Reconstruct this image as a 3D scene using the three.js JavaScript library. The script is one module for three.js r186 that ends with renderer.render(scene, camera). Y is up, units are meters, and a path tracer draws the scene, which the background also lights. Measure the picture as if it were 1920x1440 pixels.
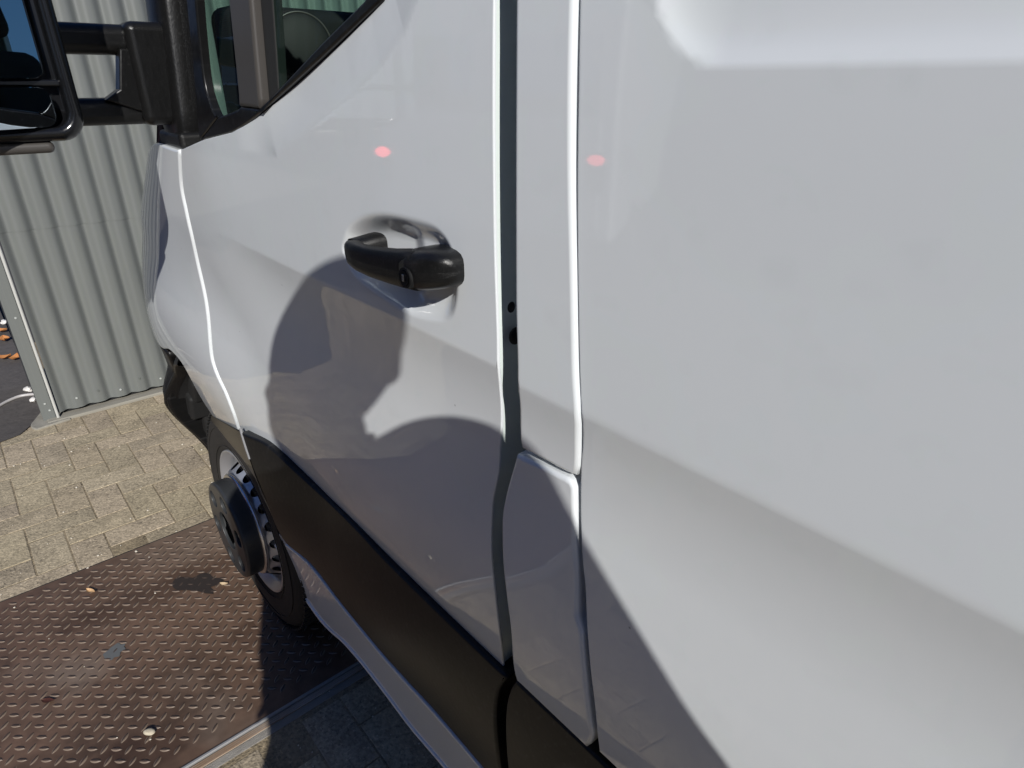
import * as THREE from 'three';
import { RoundedBoxGeometry } from 'three/addons/geometries/RoundedBoxGeometry.js';
import { MarchingCubes } from 'three/addons/objects/MarchingCubes.js';
import { mergeGeometries } from 'three/addons/utils/BufferGeometryUtils.js';

// ---------------------------------------------------------------- camera, sky, sun, exposure
const scene = new THREE.Scene();
const R = Math.PI / 180;
const camera = new THREE.PerspectiveCamera(62.36, 4 / 3, 0.02, 600);
camera.position.set(0, 1.55, 0.36);
camera.lookAt(-Math.cos(41 * R) * Math.cos(25.5 * R), 1.55 - Math.sin(25.5 * R), 0.36 - Math.sin(41 * R) * Math.cos(25.5 * R));
const renderer = new THREE.WebGLRenderer({ antialias: true });
renderer.toneMapping = THREE.LinearToneMapping;
renderer.toneMappingExposure = 0.95;
renderer.shadowMap.enabled = true;
const EL = 30 * R, SUN = new THREE.Vector3(0.902 * Math.cos(EL), Math.sin(EL), 0.431 * Math.cos(EL)).normalize();
{ // clear autumn sky: deep blue overhead, pale towards the horizon, brighter round the sun
  const w = 512, h = 256, d = new Float32Array(w * h * 4), v = new THREE.Vector3();
  for (let j = 0; j < h; j++) for (let i = 0; i < w; i++) {
    const th = (j + 0.5) / h * Math.PI - Math.PI / 2, ph = ((i + 0.5) / w - 0.5) * Math.PI * 2; v.set(Math.cos(th) * Math.cos(ph), Math.sin(th), Math.cos(th) * Math.sin(ph));
    const up = Math.max(0, v.y), k = Math.pow(1 - up, 3.2), g = Math.max(0, v.dot(SUN)), glow = 0.35 * Math.pow(g, 6) + 0.9 * Math.pow(g, 60), q = (j * w + i) * 4;
    const c = v.y < 0 ? [0.05, 0.048, 0.045] : [0.026 + 0.085 * k + 0.18 * glow, 0.075 + 0.125 * k + 0.18 * glow, 0.235 + 0.16 * k + 0.18 * glow];
    d[q] = c[0]; d[q + 1] = c[1]; d[q + 2] = c[2]; d[q + 3] = 1;
  }
  const t = new THREE.DataTexture(d, w, h, THREE.RGBAFormat, THREE.FloatType); t.mapping = THREE.EquirectangularReflectionMapping; t.magFilter = t.minFilter = THREE.LinearFilter; t.wrapS = THREE.RepeatWrapping; t.needsUpdate = true;
  scene.background = t; scene.environment = t;
}
const sun = new THREE.DirectionalLight(new THREE.Color().setRGB(1, 0.975, 0.93), 5);
sun.position.copy(SUN).multiplyScalar(30); sun.castShadow = true; sun.shadow.radius = 1;
sun.shadow.mapSize.set(4096, 4096);
Object.assign(sun.shadow.camera, { left: -8, right: 8, top: 8, bottom: -8, near: 1, far: 80 });
scene.add(sun); scene.add(sun.target);

// ---------------------------------------------------------------- helpers
let seed = 7; const rnd = () => { seed = (seed * 1664525 + 1013904223) >>> 0; return seed / 4294967296; };
const used = {};
function numbered(n) { used[n] = (used[n] ?? -1) + 1; return used[n] ? n + '_' + String(used[n]).padStart(3, '0') : n; }
function thing(name, label, category, pos = [0, 0, 0], group) {
  const o = new THREE.Group(); o.name = numbered(name); o.position.set(...pos); o.userData = { label, category };
  if (group) o.userData.group = group; scene.add(o); return o;
}
function mesh(name, geo, mat, parent) { const m = new THREE.Mesh(geo, mat); m.name = parent ? name : numbered(name); m.castShadow = m.receiveShadow = true; (parent || scene).add(m); return m; }
function struct(name, geo, mat) { const m = mesh(name, geo, mat); m.userData.kind = 'structure'; return m; }
const lin = (r, g, b) => new THREE.Color().setRGB(r, g, b);
const lerp = (a, b, t) => a + (b - a) * t, clamp = (x, a = 0, b = 1) => Math.min(b, Math.max(a, x));
const sstep = (a, b, x) => { const t = clamp((x - a) / (b - a)); return t * t * (3 - 2 * t); };
const box = (x0, x1, y0, y1, z0, z1, r = 0.004) => { const g = new RoundedBoxGeometry(x1 - x0, y1 - y0, z1 - z0, 2, Math.min(r, (x1 - x0) / 2.1, (y1 - y0) / 2.1, (z1 - z0) / 2.1)); g.translate((x0 + x1) / 2, (y0 + y1) / 2, (z0 + z1) / 2); return g; };
function tube(pts, r, seg = 8, closed = false, sub = 6) { const c = new THREE.CatmullRomCurve3(pts.map(p => new THREE.Vector3(...p)), closed, 'centripetal'); return new THREE.TubeGeometry(c, pts.length * sub, r, seg, closed); }

// value noise, tileable with period P cells
function hash(x, y, s) { let h = (x * 374761393 + y * 668265263 + s * 974634777) | 0; h = Math.imul(h ^ (h >>> 13), 1274126177); h ^= h >>> 16; return (h >>> 0) / 4294967296; }
function vnoise(x, y, P, s) {
  const xi = Math.floor(x), yi = Math.floor(y), fx = x - xi, fy = y - yi, u = fx * fx * (3 - 2 * fx), v = fy * fy * (3 - 2 * fy);
  const m = k => ((k % P) + P) % P;
  return lerp(lerp(hash(m(xi), m(yi), s), hash(m(xi + 1), m(yi), s), u), lerp(hash(m(xi), m(yi + 1), s), hash(m(xi + 1), m(yi + 1), s), u), v);
}
function fbm(u, v, P, s, oct = 4) { let a = 0, w = 0.5, t = 0; for (let i = 0; i < oct; i++) { a += w * vnoise(u * P, v * P, P, s + i); t += w; w *= 0.5; P *= 2; } return a / t; }
function tex(size, fn, srgb, rep) {       // fn(u, v) -> [r, g, b] in 0..1 (linear); stored as sRGB if srgb
  const d = new Uint8Array(size * size * 4), g = c => (c <= 0.0031308 ? 12.92 * c : 1.055 * Math.pow(c, 1 / 2.4) - 0.055);
  for (let j = 0; j < size; j++) for (let i = 0; i < size; i++) { const c = fn(i / size, j / size), k = (j * size + i) * 4; for (let q = 0; q < 3; q++) d[k + q] = Math.round(255 * clamp(srgb ? g(c[q]) : c[q])); d[k + 3] = 255; }
  const t = new THREE.DataTexture(d, size, size); t.wrapS = t.wrapT = THREE.RepeatWrapping; t.magFilter = THREE.LinearFilter; t.minFilter = THREE.LinearMipmapLinearFilter; t.generateMipmaps = true;
  if (srgb) t.colorSpace = THREE.SRGBColorSpace; if (rep) t.repeat.set(rep, rep); t.needsUpdate = true; return t;
}

// ---------------------------------------------------------------- the shape of the van's flank: x along the van (front at -x), y up, z out of the flank
// SURFACES
const cl = (x, a = 0, b = 1) => Math.min(b, Math.max(a, x));
const ss = (a, b, x) => { const t = cl((x - a) / (b - a)); return t * t * (3 - 2 * t); };
function flat(x, y) { return 0; }
const SLOPE = [[0.30, 0.75], [0.55, 0.40], [0.75, 0.26], [0.85, 0.20], [0.92, 0.12], [0.98, 0.05], [1.04, -0.01], [1.10, -0.04], [1.17, -0.02], [1.21, 0.05], [1.25, 0.13], [1.28, 0.205], [1.296, 0.22], [1.302, 0.0], [1.50, 0.0], [1.60, -0.03], [2.3, -0.16]];
function profile(y) {                 // integral of the slope from y = 1.302
  const s = q => { if (q <= SLOPE[0][0]) return SLOPE[0][1]; for (let i = 1; i < SLOPE.length; i++) if (q <= SLOPE[i][0]) { const [a, b] = SLOPE[i - 1], [c, d] = SLOPE[i]; return b + (d - b) * (q - a) / (c - a); } return SLOPE[SLOPE.length - 1][1]; };
  let z = 0, q = 1.302; const n = 48, h = (y - q) / n; for (let i = 0; i < n; i++) z += h * s(q + (i + 0.5) * h); return z;
}
const TAB = []; for (let i = 0; i <= 1200; i++) TAB.push(profile(0.2 + i * 0.002));
function prof(y) { const t = cl((y - 0.2) / 0.002, 0, 1199.999), i = Math.floor(t); return TAB[i] + (TAB[i + 1] - TAB[i]) * (t - i); }
const archR = (x, y) => Math.hypot((x + 1.70) * 1.0, (y - 0.36) * 0.92);
function front(x, y) { const q = Math.max(0, -2.05 + (y - 0.8) * 1.0 - x); return -(0.23 + 0.6 * Math.max(0, y - 1.2)) * q * q; }
function body(x, y) {
  const k = ss(-1.32, -0.95, x);                                     // the crease fades out towards the wheel arch
  const smooth = y > 1.302 ? prof(y) : Math.min(0, -0.010 * ss(1.302, 1.1, y)) + (y < 1.06 ? prof(y) - prof(1.06) : 0);
  let z = k * prof(y) + (1 - k) * smooth;
  z += 0.030 * ss(0.86, 0.47, archR(x, y)) * ss(-0.85, -1.3, x);     // flare round the wheel arch
  return z + front(x, y);
}
function clad(x, y) { return -0.030 + 0.024 * Math.sin(cl((0.88 - y) / 0.34) * Math.PI) + 0.036 * ss(-0.95, -1.33, x) * ss(0.45, 0.8, y); }
function sillZ(x, y) { return -0.042 - 0.10 * Math.max(0, 0.6 - y); }
function glassZ(x, y) { return -0.012 - 0.06 * Math.max(0, y - 1.5); }
function frameZ(x, y) { return 0.002 - 0.06 * Math.max(0, y - 1.5); }
function pil(x, y) { return body(x, y) + 0.013; }
function side(x, y) { return body(x, y) + 0.010; }
// END SURFACES

// signed distance to a polyline / polygon
function distPoly(P, x, y, closed) { let d = 1e9; for (let i = 0; i < P.length - (closed ? 0 : 1); i++) { const a = P[i], b = P[(i + 1) % P.length], vx = b[0] - a[0], vy = b[1] - a[1], t = clamp(((x - a[0]) * vx + (y - a[1]) * vy) / (vx * vx + vy * vy)); d = Math.min(d, Math.hypot(x - a[0] - t * vx, y - a[1] - t * vy)); } return d; }
function inside(P, x, y) { let c = false; for (let i = 0, j = P.length - 1; i < P.length; j = i++) if ((P[i][1] > y) !== (P[j][1] > y) && x < (P[j][0] - P[i][0]) * (y - P[i][1]) / (P[j][1] - P[i][1]) + P[i][0]) c = !c; return c; }
// a smooth line through points, as points about `step` apart
function smooth(P, step = 0.012) { if (P.length < 3) return dense(P, step); const c = new THREE.CatmullRomCurve3(P.map(p => new THREE.Vector3(p[0], p[1], 0)), false, 'centripetal'); return c.getSpacedPoints(Math.max(2, Math.round(c.getLength() / step))).map(p => [p.x, p.y]); }
function dense(P, step = 0.012) { const o = []; for (let i = 0; i < P.length - 1; i++) { const [a, b] = [P[i], P[i + 1]], n = Math.max(1, Math.round(Math.hypot(b[0] - a[0], b[1] - a[1]) / step)); for (let k = 0; k < n; k++) o.push([lerp(a[0], b[0], k / n), lerp(a[1], b[1], k / n)]); } o.push(P[P.length - 1]); return o; }
function outline(...segs) { const o = []; for (const s of segs) for (const p of s) { const l = o[o.length - 1]; if (!l || Math.hypot(l[0] - p[0], l[1] - p[1]) > 0.0008) o.push(p); } const a = o[0], b = o[o.length - 1]; if (Math.hypot(a[0] - b[0], a[1] - b[1]) < 0.0008) o.pop(); let A = 0; for (let i = 0; i < o.length; i++) { const p = o[i], q = o[(i + 1) % o.length]; A += p[0] * q[1] - p[1] * q[0]; } return A < 0 ? o.reverse() : o; }
function clipHalf(P, ax, v, sgn) { const o = []; for (let i = 0; i < P.length; i++) { const a = P[i], b = P[(i + 1) % P.length], da = sgn * (a[ax] - v), db = sgn * (b[ax] - v); if (da >= 0) o.push(a); if ((da >= 0) !== (db >= 0)) { const t = da / (da - db); o.push([lerp(a[0], b[0], t), lerp(a[1], b[1], t)]); } } return o; }
// a sheet-metal panel: the outline filled on a fine grid on the surface z = S(x, y), with a rounded edge and a flange turned inwards
function panelGeo(P, S, { cx = 0.012, cy = 0.012, r = 0.004, depth = 0.015, k = 4, fine } = {}) {
  const pos = [], nor = [], uv = [], idx = [];
  const nrm = (x, y) => { const e = 0.0012, a = (S(x + e, y) - S(x - e, y)) / (2 * e), b = (S(x, y + e) - S(x, y - e)) / (2 * e), l = Math.hypot(a, b, 1); return [-a / l, -b / l, 1 / l]; };
  const n = P.length, N2 = P.map((p, i) => { const a = P[(i + n - 1) % n], b = P[(i + 1) % n]; let ux = p[0] - a[0], uy = p[1] - a[1], vx = b[0] - p[0], vy = b[1] - p[1]; const lu = Math.hypot(ux, uy), lv = Math.hypot(vx, vy); const mx = uy / lu + vy / lv, my = -ux / lu - vx / lv, l = Math.hypot(mx, my) || 1; return [mx / l, my / l]; });
  const I = P.map((p, i) => [p[0] - N2[i][0] * r, p[1] - N2[i][1] * r]);
  const map = new Map(), vert = (x, y) => { const key = Math.round(x * 1e5) + ',' + Math.round(y * 1e5); let v = map.get(key); if (v === undefined) { v = pos.length / 3; pos.push(x, y, S(x, y)); nor.push(...nrm(x, y)); uv.push(x, y); map.set(key, v); } return v; };
  let x0 = 1e9, x1 = -1e9, y0 = 1e9, y1 = -1e9; for (const p of I) { x0 = Math.min(x0, p[0]); x1 = Math.max(x1, p[0]); y0 = Math.min(y0, p[1]); y1 = Math.max(y1, p[1]); }
  const lines = (lo, hi, c, f) => { const o = []; let v = Math.floor(lo / c) * c; while (v < hi) { o.push(v); v += f && v > f[0] - 1e-6 && v < f[1] ? f[2] : c; } o.push(v); return o; };
  const xs = lines(x0, x1, cx, fine && [fine[0], fine[1], fine[4]]), ys = lines(y0, y1, cy, fine && [fine[2], fine[3], fine[4]]);
  for (let i = 0; i < xs.length - 1; i++) {
    const col = clipHalf(clipHalf(I, 0, xs[i], 1), 0, xs[i + 1], -1); if (col.length < 3) continue;
    for (let j = 0; j < ys.length - 1; j++) {
      const c = clipHalf(clipHalf(col, 1, ys[j], 1), 1, ys[j + 1], -1); if (c.length < 3) continue;
      const q = []; for (const p of c) { const l = q[q.length - 1]; if (!l || Math.abs(l[0] - p[0]) + Math.abs(l[1] - p[1]) > 2e-5) q.push(p); } if (q.length > 1 && Math.abs(q[0][0] - q[q.length - 1][0]) + Math.abs(q[0][1] - q[q.length - 1][1]) < 2e-5) q.pop(); if (q.length < 3) continue;
      const V = q.map(p => vert(p[0], p[1]));
      if (q.length === 4) idx.push(V[0], V[1], V[2], V[0], V[2], V[3]);
      else for (const t of THREE.ShapeUtils.triangulateShape(q.map(p => new THREE.Vector2(p[0], p[1])), [])) idx.push(V[t[0]], V[t[1]], V[t[2]]);
    }
  }
  if (r > 0) {
    const base = pos.length / 3, rows = k + 2;
    for (let i = 0; i <= n; i++) {
      const p = I[i % n], m = N2[i % n], z = S(p[0], p[1]), s = nrm(p[0], p[1]);
      for (let j = 0; j < rows; j++) {
        const t = Math.min(j, k) / k * Math.PI / 2, sn = Math.sin(t), cs = Math.cos(t), drop = j > k ? depth : 0;
        pos.push(p[0] + m[0] * r * sn, p[1] + m[1] * r * sn, z - r * (1 - cs) - drop); uv.push(p[0], p[1]);
        const a = [s[0] * cs + m[0] * sn, s[1] * cs + m[1] * sn, s[2] * cs], l = Math.hypot(...a); nor.push(a[0] / l, a[1] / l, a[2] / l);
      }
    }
    for (let i = 0; i < n; i++) for (let j = 0; j < rows - 1; j++) { const a = base + i * rows + j, b = a + rows; idx.push(a, a + 1, b, b, a + 1, b + 1); }
  }
  const g = new THREE.BufferGeometry(); g.setAttribute('position', new THREE.Float32BufferAttribute(pos, 3)); g.setAttribute('normal', new THREE.Float32BufferAttribute(nor, 3)); g.setAttribute('uv', new THREE.Float32BufferAttribute(uv, 2)); g.setIndex(idx); return g;
}
// surface through rows of points
function skin(rows, closedU = false) { const nu = rows[0].length, pos = [], uv = [], idx = []; rows.forEach((r, j) => r.forEach((p, i) => { pos.push(...p); uv.push(i / (nu - 1), j / (rows.length - 1)); })); for (let j = 0; j < rows.length - 1; j++) for (let i = 0; i < nu - (closedU ? 0 : 1); i++) { const a = j * nu + i, b = j * nu + (i + 1) % nu, c = a + nu, d = b + nu; idx.push(a, b, c, b, d, c); } const g = new THREE.BufferGeometry(); g.setAttribute('position', new THREE.Float32BufferAttribute(pos, 3)); g.setAttribute('uv', new THREE.Float32BufferAttribute(uv, 2)); g.setIndex(idx); g.computeVertexNormals(); return g; }

// ---------------------------------------------------------------- materials
const peel = tex(512, (u, v) => { const n = fbm(u, v, 64, 3, 2); return [n, n, n]; });
const dirt = tex(1024, (u, v) => { const n = fbm(u, v, 6, 11, 5), s = Math.max(0, fbm(u, v, 40, 15, 3) - 0.62) * 2; const sp = hash(Math.round(u * 512), Math.round(v * 512), 77) > 0.99999 ? 0.5 : 1, k = (1 - 0.03 * n - 0.08 * s * n) * sp; return [0.745 * k, 0.778 * k, 0.80 * k]; }, true);
const M = {};
M.paint = new THREE.MeshPhysicalMaterial({ map: dirt, roughness: 0.55, clearcoat: 1, clearcoatRoughness: 0.03, bumpMap: peel, bumpScale: 0.00003 });
M.inner = new THREE.MeshPhysicalMaterial({ color: lin(0.62, 0.66, 0.66), roughness: 0.5, clearcoat: 0.4, clearcoatRoughness: 0.2 });
const grainT = tex(512, (u, v) => { const n = fbm(u, v, 128, 21, 2); return [n, n, n]; });
const plasT = tex(512, (u, v) => { const n = fbm(u, v, 5, 31, 5), d = Math.max(0, fbm(u, v, 60, 33, 2) - 0.66) * 0.25; const k = 0.0045 + 0.004 * n + d * 0.35 * n; return [k, k * 1.0, k * 1.02]; }, true, 3);
M.clad = new THREE.MeshPhysicalMaterial({ map: plasT, roughness: 0.42, specularIntensity: 0.7, bumpMap: grainT, bumpScale: 0.0002 });
M.black = new THREE.MeshPhysicalMaterial({ map: plasT, roughness: 0.3, specularIntensity: 0.7, bumpMap: grainT, bumpScale: 0.00015 });
M.gloss = new THREE.MeshPhysicalMaterial({ color: lin(0.006, 0.0063, 0.0072), roughness: 0.2 });
M.rubber = new THREE.MeshStandardMaterial({ color: lin(0.009, 0.009, 0.009), roughness: 0.75 });
M.pillar = new THREE.MeshPhysicalMaterial({ color: lin(0.055, 0.050, 0.046), roughness: 0.4 });
M.dark = new THREE.MeshStandardMaterial({ color: lin(0.012, 0.012, 0.013), roughness: 0.9 });
M.glass = new THREE.MeshPhysicalMaterial({ color: lin(0.62, 0.80, 0.72), transmission: 1, roughness: 0, thickness: 0, ior: 1.5 });
M.mirror = new THREE.MeshPhysicalMaterial({ color: lin(0.55, 0.62, 0.68), metalness: 1, roughness: 0.01 });
M.steel = new THREE.MeshPhysicalMaterial({ color: lin(0.55, 0.56, 0.58), metalness: 0.6, roughness: 0.38 });
M.chrome = new THREE.MeshPhysicalMaterial({ color: lin(0.6, 0.6, 0.62), metalness: 1, roughness: 0.25 });
M.cabin = new THREE.MeshPhysicalMaterial({ color: lin(0.012, 0.013, 0.014), roughness: 0.8, specularIntensity: 0.3 });
M.cloth = new THREE.MeshStandardMaterial({ color: lin(0.035, 0.035, 0.038), roughness: 0.95 });

// ---------------------------------------------------------------- the white van
const van = thing('white_van', 'white panel van close up with black door handle, black side moulding and steel front wheel', 'van');
// outlines, in metres along the van and up
const doorFront = [[-1.36,1.4349],[-1.4009,1.3569],[-1.4024,1.3165],[-1.4041,1.2683],[-1.4169,1.1999],[-1.4165,1.1111],[-1.4168,1.0812],[-1.4202,1.0329],[-1.421,0.9837],[-1.4062,0.9547],[-1.3772,0.9195],[-1.3656,0.8699],[-1.3786,0.8141]];
const doorBottom = [[-1.3786,0.8141],[-1.2389,0.848],[-1.1825,0.8406],[-1.1146,0.8267],[-1.026,0.8212],[-0.8939,0.821],[-0.7898,0.8095],[-0.6037,0.8102],[-0.4677,0.8147]];
const doorRear = [[-0.4677,0.8147],[-0.468,0.8218],[-0.4586,0.8947],[-0.4577,0.9772],[-0.4629,1.0435],[-0.4631,1.0845],[-0.4611,1.1224],[-0.4524,1.1622],[-0.4494,1.1955],[-0.4447,1.2242],[-0.4411,1.2504],[-0.4386,1.2749],[-0.436,1.2915],[-0.4351,1.3259],[-0.4361,1.3603],[-0.4376,1.4102],[-0.4379,1.4681],[-0.4375,1.5412],[-0.4373,1.6064]];
const belt = [[-1.3525,1.4356],[-1.2163,1.4603],[-1.0674,1.4797],[-1.0149,1.4911],[-0.9641,1.5044],[-0.7549,1.572],[-0.6116,1.6197]];
// the window line goes on climbing above the picture
const beltTop = [belt[6][0] + 0.115, belt[6][1] + 0.12];
const rearTop = [doorRear[18][0] + 0.004, 1.95];
const shoulder = [[-0.5408,1.6142],[-0.5654,1.5886],[-0.614,1.5607],[-0.6757,1.5347],[-0.7477,1.5098],[-0.9034,1.4581]];
shoulder.unshift([shoulder[0][0] + 0.02, 1.95]);
const bowl = smooth([...[[-0.7405,1.3672],[-0.7212,1.3901],[-0.6884,1.4076],[-0.6447,1.4191],[-0.5806,1.4234],[-0.5267,1.4207],[-0.5077,1.4102],[-0.4998,1.3981],[-0.4939,1.3661],[-0.503,1.3348],[-0.5159,1.3232],[-0.5358,1.3165],[-0.591,1.3096],[-0.6631,1.3169],[-0.721,1.331],[-0.7431,1.3567]], [[-0.7405,1.3672]][0]], 0.006);
const inShoulder = [...shoulder, [belt[0][0] - 0.5, belt[0][1]], [-1.8, 3], [shoulder[0][0], 3]];
function doorZ(x, y) {
  let z = body(x, y);
  if (y > 1.28 && x > -1.15) {
    const d = inside(inShoulder, x, y) ? distPoly(shoulder, x, y) : 0;
    if (d > 0) z -= 0.16 * d * sstep(-1.05, -0.8, x) * (1 - Math.exp(-d / 0.006));
  }
  if (x > -0.78 && x < -0.46 && y > 1.28 && y < 1.45 && inside(bowl, x, y)) {
    const d = distPoly(bowl, x, y, true);
    const edge = 0.011 * sstep(0, 0.026, d), pocket = 0.008 * sstep(0.003, 0.034, d) * sstep(-0.565, -0.600, x);
    z -= edge + pocket;
  }
  return z;
}
const doorP = outline(dense(smooth(doorFront)), smooth(doorBottom), smooth(doorRear), dense([doorRear[18], rearTop, beltTop, belt[6]]), dense([...belt].reverse()));
const door = mesh('front_door', panelGeo(doorP, doorZ, { cx: 0.007, cy: 0.006, r: 0.0016, depth: 0.0012, fine: [-0.78, -0.46, 1.29, 1.44, 0.0018] }), M.paint, van);
// the inner end of the door, seen in the gap
const doorEnd = skin(smooth(doorRear).map(([x, y]) => [[x - 0.004, y, body(x, y) - 0.006], [x - 0.006, y, body(x, y) - 0.03], [x - 0.008, y, body(x, y) - 0.075]]).concat([[[rearTop[0] - 0.011, 1.95, -0.01], [rearTop[0] - 0.013, 1.95, -0.04], [rearTop[0] - 0.016, 1.95, -0.09]]]));
mesh('door_end', doorEnd, new THREE.MeshPhysicalMaterial({ color: lin(0.74, 0.82, 0.79), roughness: 0.55, clearcoat: 0.3, clearcoatRoughness: 0.3 }), door);

// fender
const arch = t => [-1.70 + 0.455 * Math.cos(t) - 0.05 * Math.sin(t), 0.36 + 0.475 * Math.sin(t)];
const fendRear = [[-1.3785,1.4327],[-1.4199,1.3547],[-1.4218,1.3139],[-1.4244,1.265],[-1.4366,1.196],[-1.4338,1.1069],[-1.4337,1.0769],[-1.437,1.0282],[-1.4388,0.9782],[-1.4246,0.9486],[-1.3961,0.9126],[-1.3871,0.8612],[-1.4041,0.8041]];
const fendLow = [[-1.4041,0.8041],[-1.6928,0.692],[-1.7273,0.71],[-1.7403,0.7523],[-1.7418,0.8623],[-1.8342,0.877],[-1.9991,0.8327]];
const archTop = fendLow[6];
const fendP = outline(smooth(fendRear), dense([fendLow[0], fendLow[1], fendLow[2]]), smooth(fendLow.slice(2)), dense([archTop, [archTop[0] - 0.07, archTop[1] - 0.012], [-2.55, archTop[1] - 0.02], [-2.58, 1.0], [-2.2, 1.24]]), smooth([[-2.2, 1.24], [-1.9, 1.36], [-1.6, 1.43], fendRear[0]]));
mesh('fender', panelGeo(fendP, body, { cx: 0.012, cy: 0.01, r: 0.006, depth: 0.02 }), M.paint, van);

// pillar panel behind the door, fuel flap, load-side panel
const pilP = outline(smooth([[-0.3987,1.6026],[-0.3976,1.5418],[-0.3972,1.442],[-0.3964,1.3732],[-0.394,1.3103],[-0.3952,1.2844],[-0.3994,1.2553],[-0.4015,1.2326],[-0.3984,1.2234]]), smooth([[-0.3984,1.2234],[-0.3664,1.2252],[-0.338,1.2262],[-0.3251,1.2287]]), smooth([[-0.3251,1.2287],[-0.323,1.2346],[-0.3194,1.2684],[-0.3161,1.298],[-0.3205,1.3356],[-0.3279,1.4225],[-0.3329,1.4807],[-0.3366,1.5425],[-0.339,1.5981]]), dense([[[-0.339,1.5981]][0], [-0.343, 1.95], [-0.42, 1.95], [[-0.3987,1.6026]][0]]));
mesh('pillar_panel', panelGeo(pilP, pil, { cx: 0.012, cy: 0.006, r: 0.005, depth: 0.020, k: 6 }), M.paint, van);
const flapP = outline(smooth([[-0.408,1.2118],[-0.3668,1.217],[-0.3395,1.2193]]), smooth([[-0.3395,1.2193],[-0.3307,1.218],[-0.3273,1.2131]]), dense([[-0.3273,1.2131],[-0.3244,1.1565],[-0.3189,1.1242],[-0.3128,1.0664],[-0.306,1.0547],[-0.2983,1.0028],[-0.2907,0.94],[-0.287,0.912]]), smooth([[-0.287,0.912],[-0.2907,0.8902],[-0.2976,0.8749]]), dense([[-0.2976,0.8749],[-0.4178,0.8718]]), smooth([[-0.4178,0.8718],[-0.4205,0.8843],[-0.4173,0.9684],[-0.4216,1.0128],[-0.428,1.058],[-0.4313,1.1096],[-0.4308,1.1275],[-0.4253,1.1559],[-0.4171,1.1853],[-0.4099,1.2064],[-0.408,1.2118]]));
mesh('fuel_flap', panelGeo(flapP, pil, { cx: 0.012, cy: 0.008, r: 0.005, depth: 0.020, k: 6 }), M.paint, van);
function sideZ(x, y) {                  // the pressed recess where a window could be
  const qx = Math.max(-0.222 - x, 0), qy = Math.max(1.613 - y, 0);
  const d = 0.057 - ((qx > 0 && qy > 0) ? Math.hypot(qx, qy) : Math.max(qx, qy));
  return side(x, y) - (d > 0 ? 0.0085 * (1 - Math.exp(-d / 0.022)) * (1 - Math.exp(-d / 0.004)) : 0);
}
const sideFront = [[-0.3375,1.5982],[-0.3344,1.5425],[-0.3315,1.4806],[-0.3274,1.422],[-0.3198,1.335],[-0.3171,1.3116],[-0.3153,1.2933],[-0.3175,1.2709],[-0.3226,1.2322],[-0.3215,1.1796],[-0.3145,1.1305],[-0.3098,1.1108],[-0.3019,1.0594],[-0.293,1.0053],[-0.2866,0.9656],[-0.2812,0.8854]];
const sideLow = [[-0.2812,0.8854],[-0.26,0.8806]];
const sideP = outline(smooth(sideFront), dense([sideLow[0], [1.2, sideLow[0][1]], [4.2, sideLow[0][1]], [4.2, 2.2], [-0.335, 2.2], sideFront[0]], 0.03));
{
  const near = sideP.map(p => [Math.min(p[0], 0.7), p[1]]);
  mesh('load_side_panel', panelGeo(outline(dense(near.concat([near[0]]), 0.02)), sideZ, { cx: 0.006, cy: 0.005, r: 0.003, depth: 0.03 }), M.paint, van);
}
// body behind the gaps
const jamb = mesh('door_jamb', skin([2.0, 1.7, 1.5, 1.3, 1.2, 1.1, 1.0, 0.9, 0.8, 0.7, 0.6, 0.5].map(y => [[-0.56, y, -0.085 + Math.min(0, prof(y))], [-0.425, y, -0.075 + Math.min(0, prof(y))], [-0.40, y, -0.035 + Math.min(0, prof(y))], [-0.30, y, -0.03 + Math.min(0, prof(y))], [-0.2, y, -0.03 + Math.min(0, prof(y))]])), M.inner, van);
mesh('door_seal', tube(smooth(doorRear, 0.03).filter(p => p[1] < 1.08).map(([x, y]) => [x + 0.003, y, body(x, y) - 0.024]), 0.0045, 8, false, 2), M.rubber, van);
mesh('load_side_panel', panelGeo(outline(dense([[0.704, sideLow[0][1]], [4.2, sideLow[0][1]], [4.2, 2.2], [0.704, 2.2]], 0.1)), side, { cx: 0.2, cy: 0.02, r: 0.002, depth: 0.03 }), M.paint, van);
// screws and rubber stops on the door end
for (const [px, r, m] of [[[[-0.4301,1.4121]][0], 0.011, M.rubber], [[[-0.4254,1.3531]][0], 0.0065, M.gloss], [[[-0.4164,1.3266]][0], 0.009, M.rubber]]) {
  const g = new THREE.SphereGeometry(r, 20, 12); g.scale(0.35, 1, 1); const o = mesh(m === M.gloss ? 'screw' : 'rubber_stop', g, m, door);
  o.position.set(px[0] - 0.005 - 0.012, px[1], -0.022);
}

// side moulding
const cladTop = [[-1.3112,0.8505],[-1.2035,0.8668],[-1.1469,0.8608],[-1.0773,0.8498],[-0.9944,0.8426],[-0.8672,0.8416],[-0.7593,0.837],[-0.5807,0.8374],[-0.4483,0.84]];
const cladLow = [[-1.2236,0.6014],[-1.216,0.5902],[-1.0758,0.6206],[-0.9849,0.5776],[-0.8738,0.5682],[-0.8115,0.5676],[-0.7186,0.5805],[-0.6447,0.5941],[-0.5027,0.5956]];
const cladGap = [[-0.4483,0.84],[-0.4592,0.8147],[-0.4613,0.7825],[-0.4587,0.7494],[-0.453,0.7032],[-0.4513,0.6647]];
const lowDir = (y0) => y0;
const gapEnd = [cladGap[5][0] + 0.004, cladLow[8][1] - 0.004];
const cladP = outline(smooth(cladTop), smooth(cladGap), dense([cladGap[5], gapEnd, cladLow[8]]), smooth([...cladLow].reverse()), smooth([[-1.2236,0.6014],[-1.2108,0.7268],[-1.2656,0.8045],[-1.3112,0.8505]]));
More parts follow.
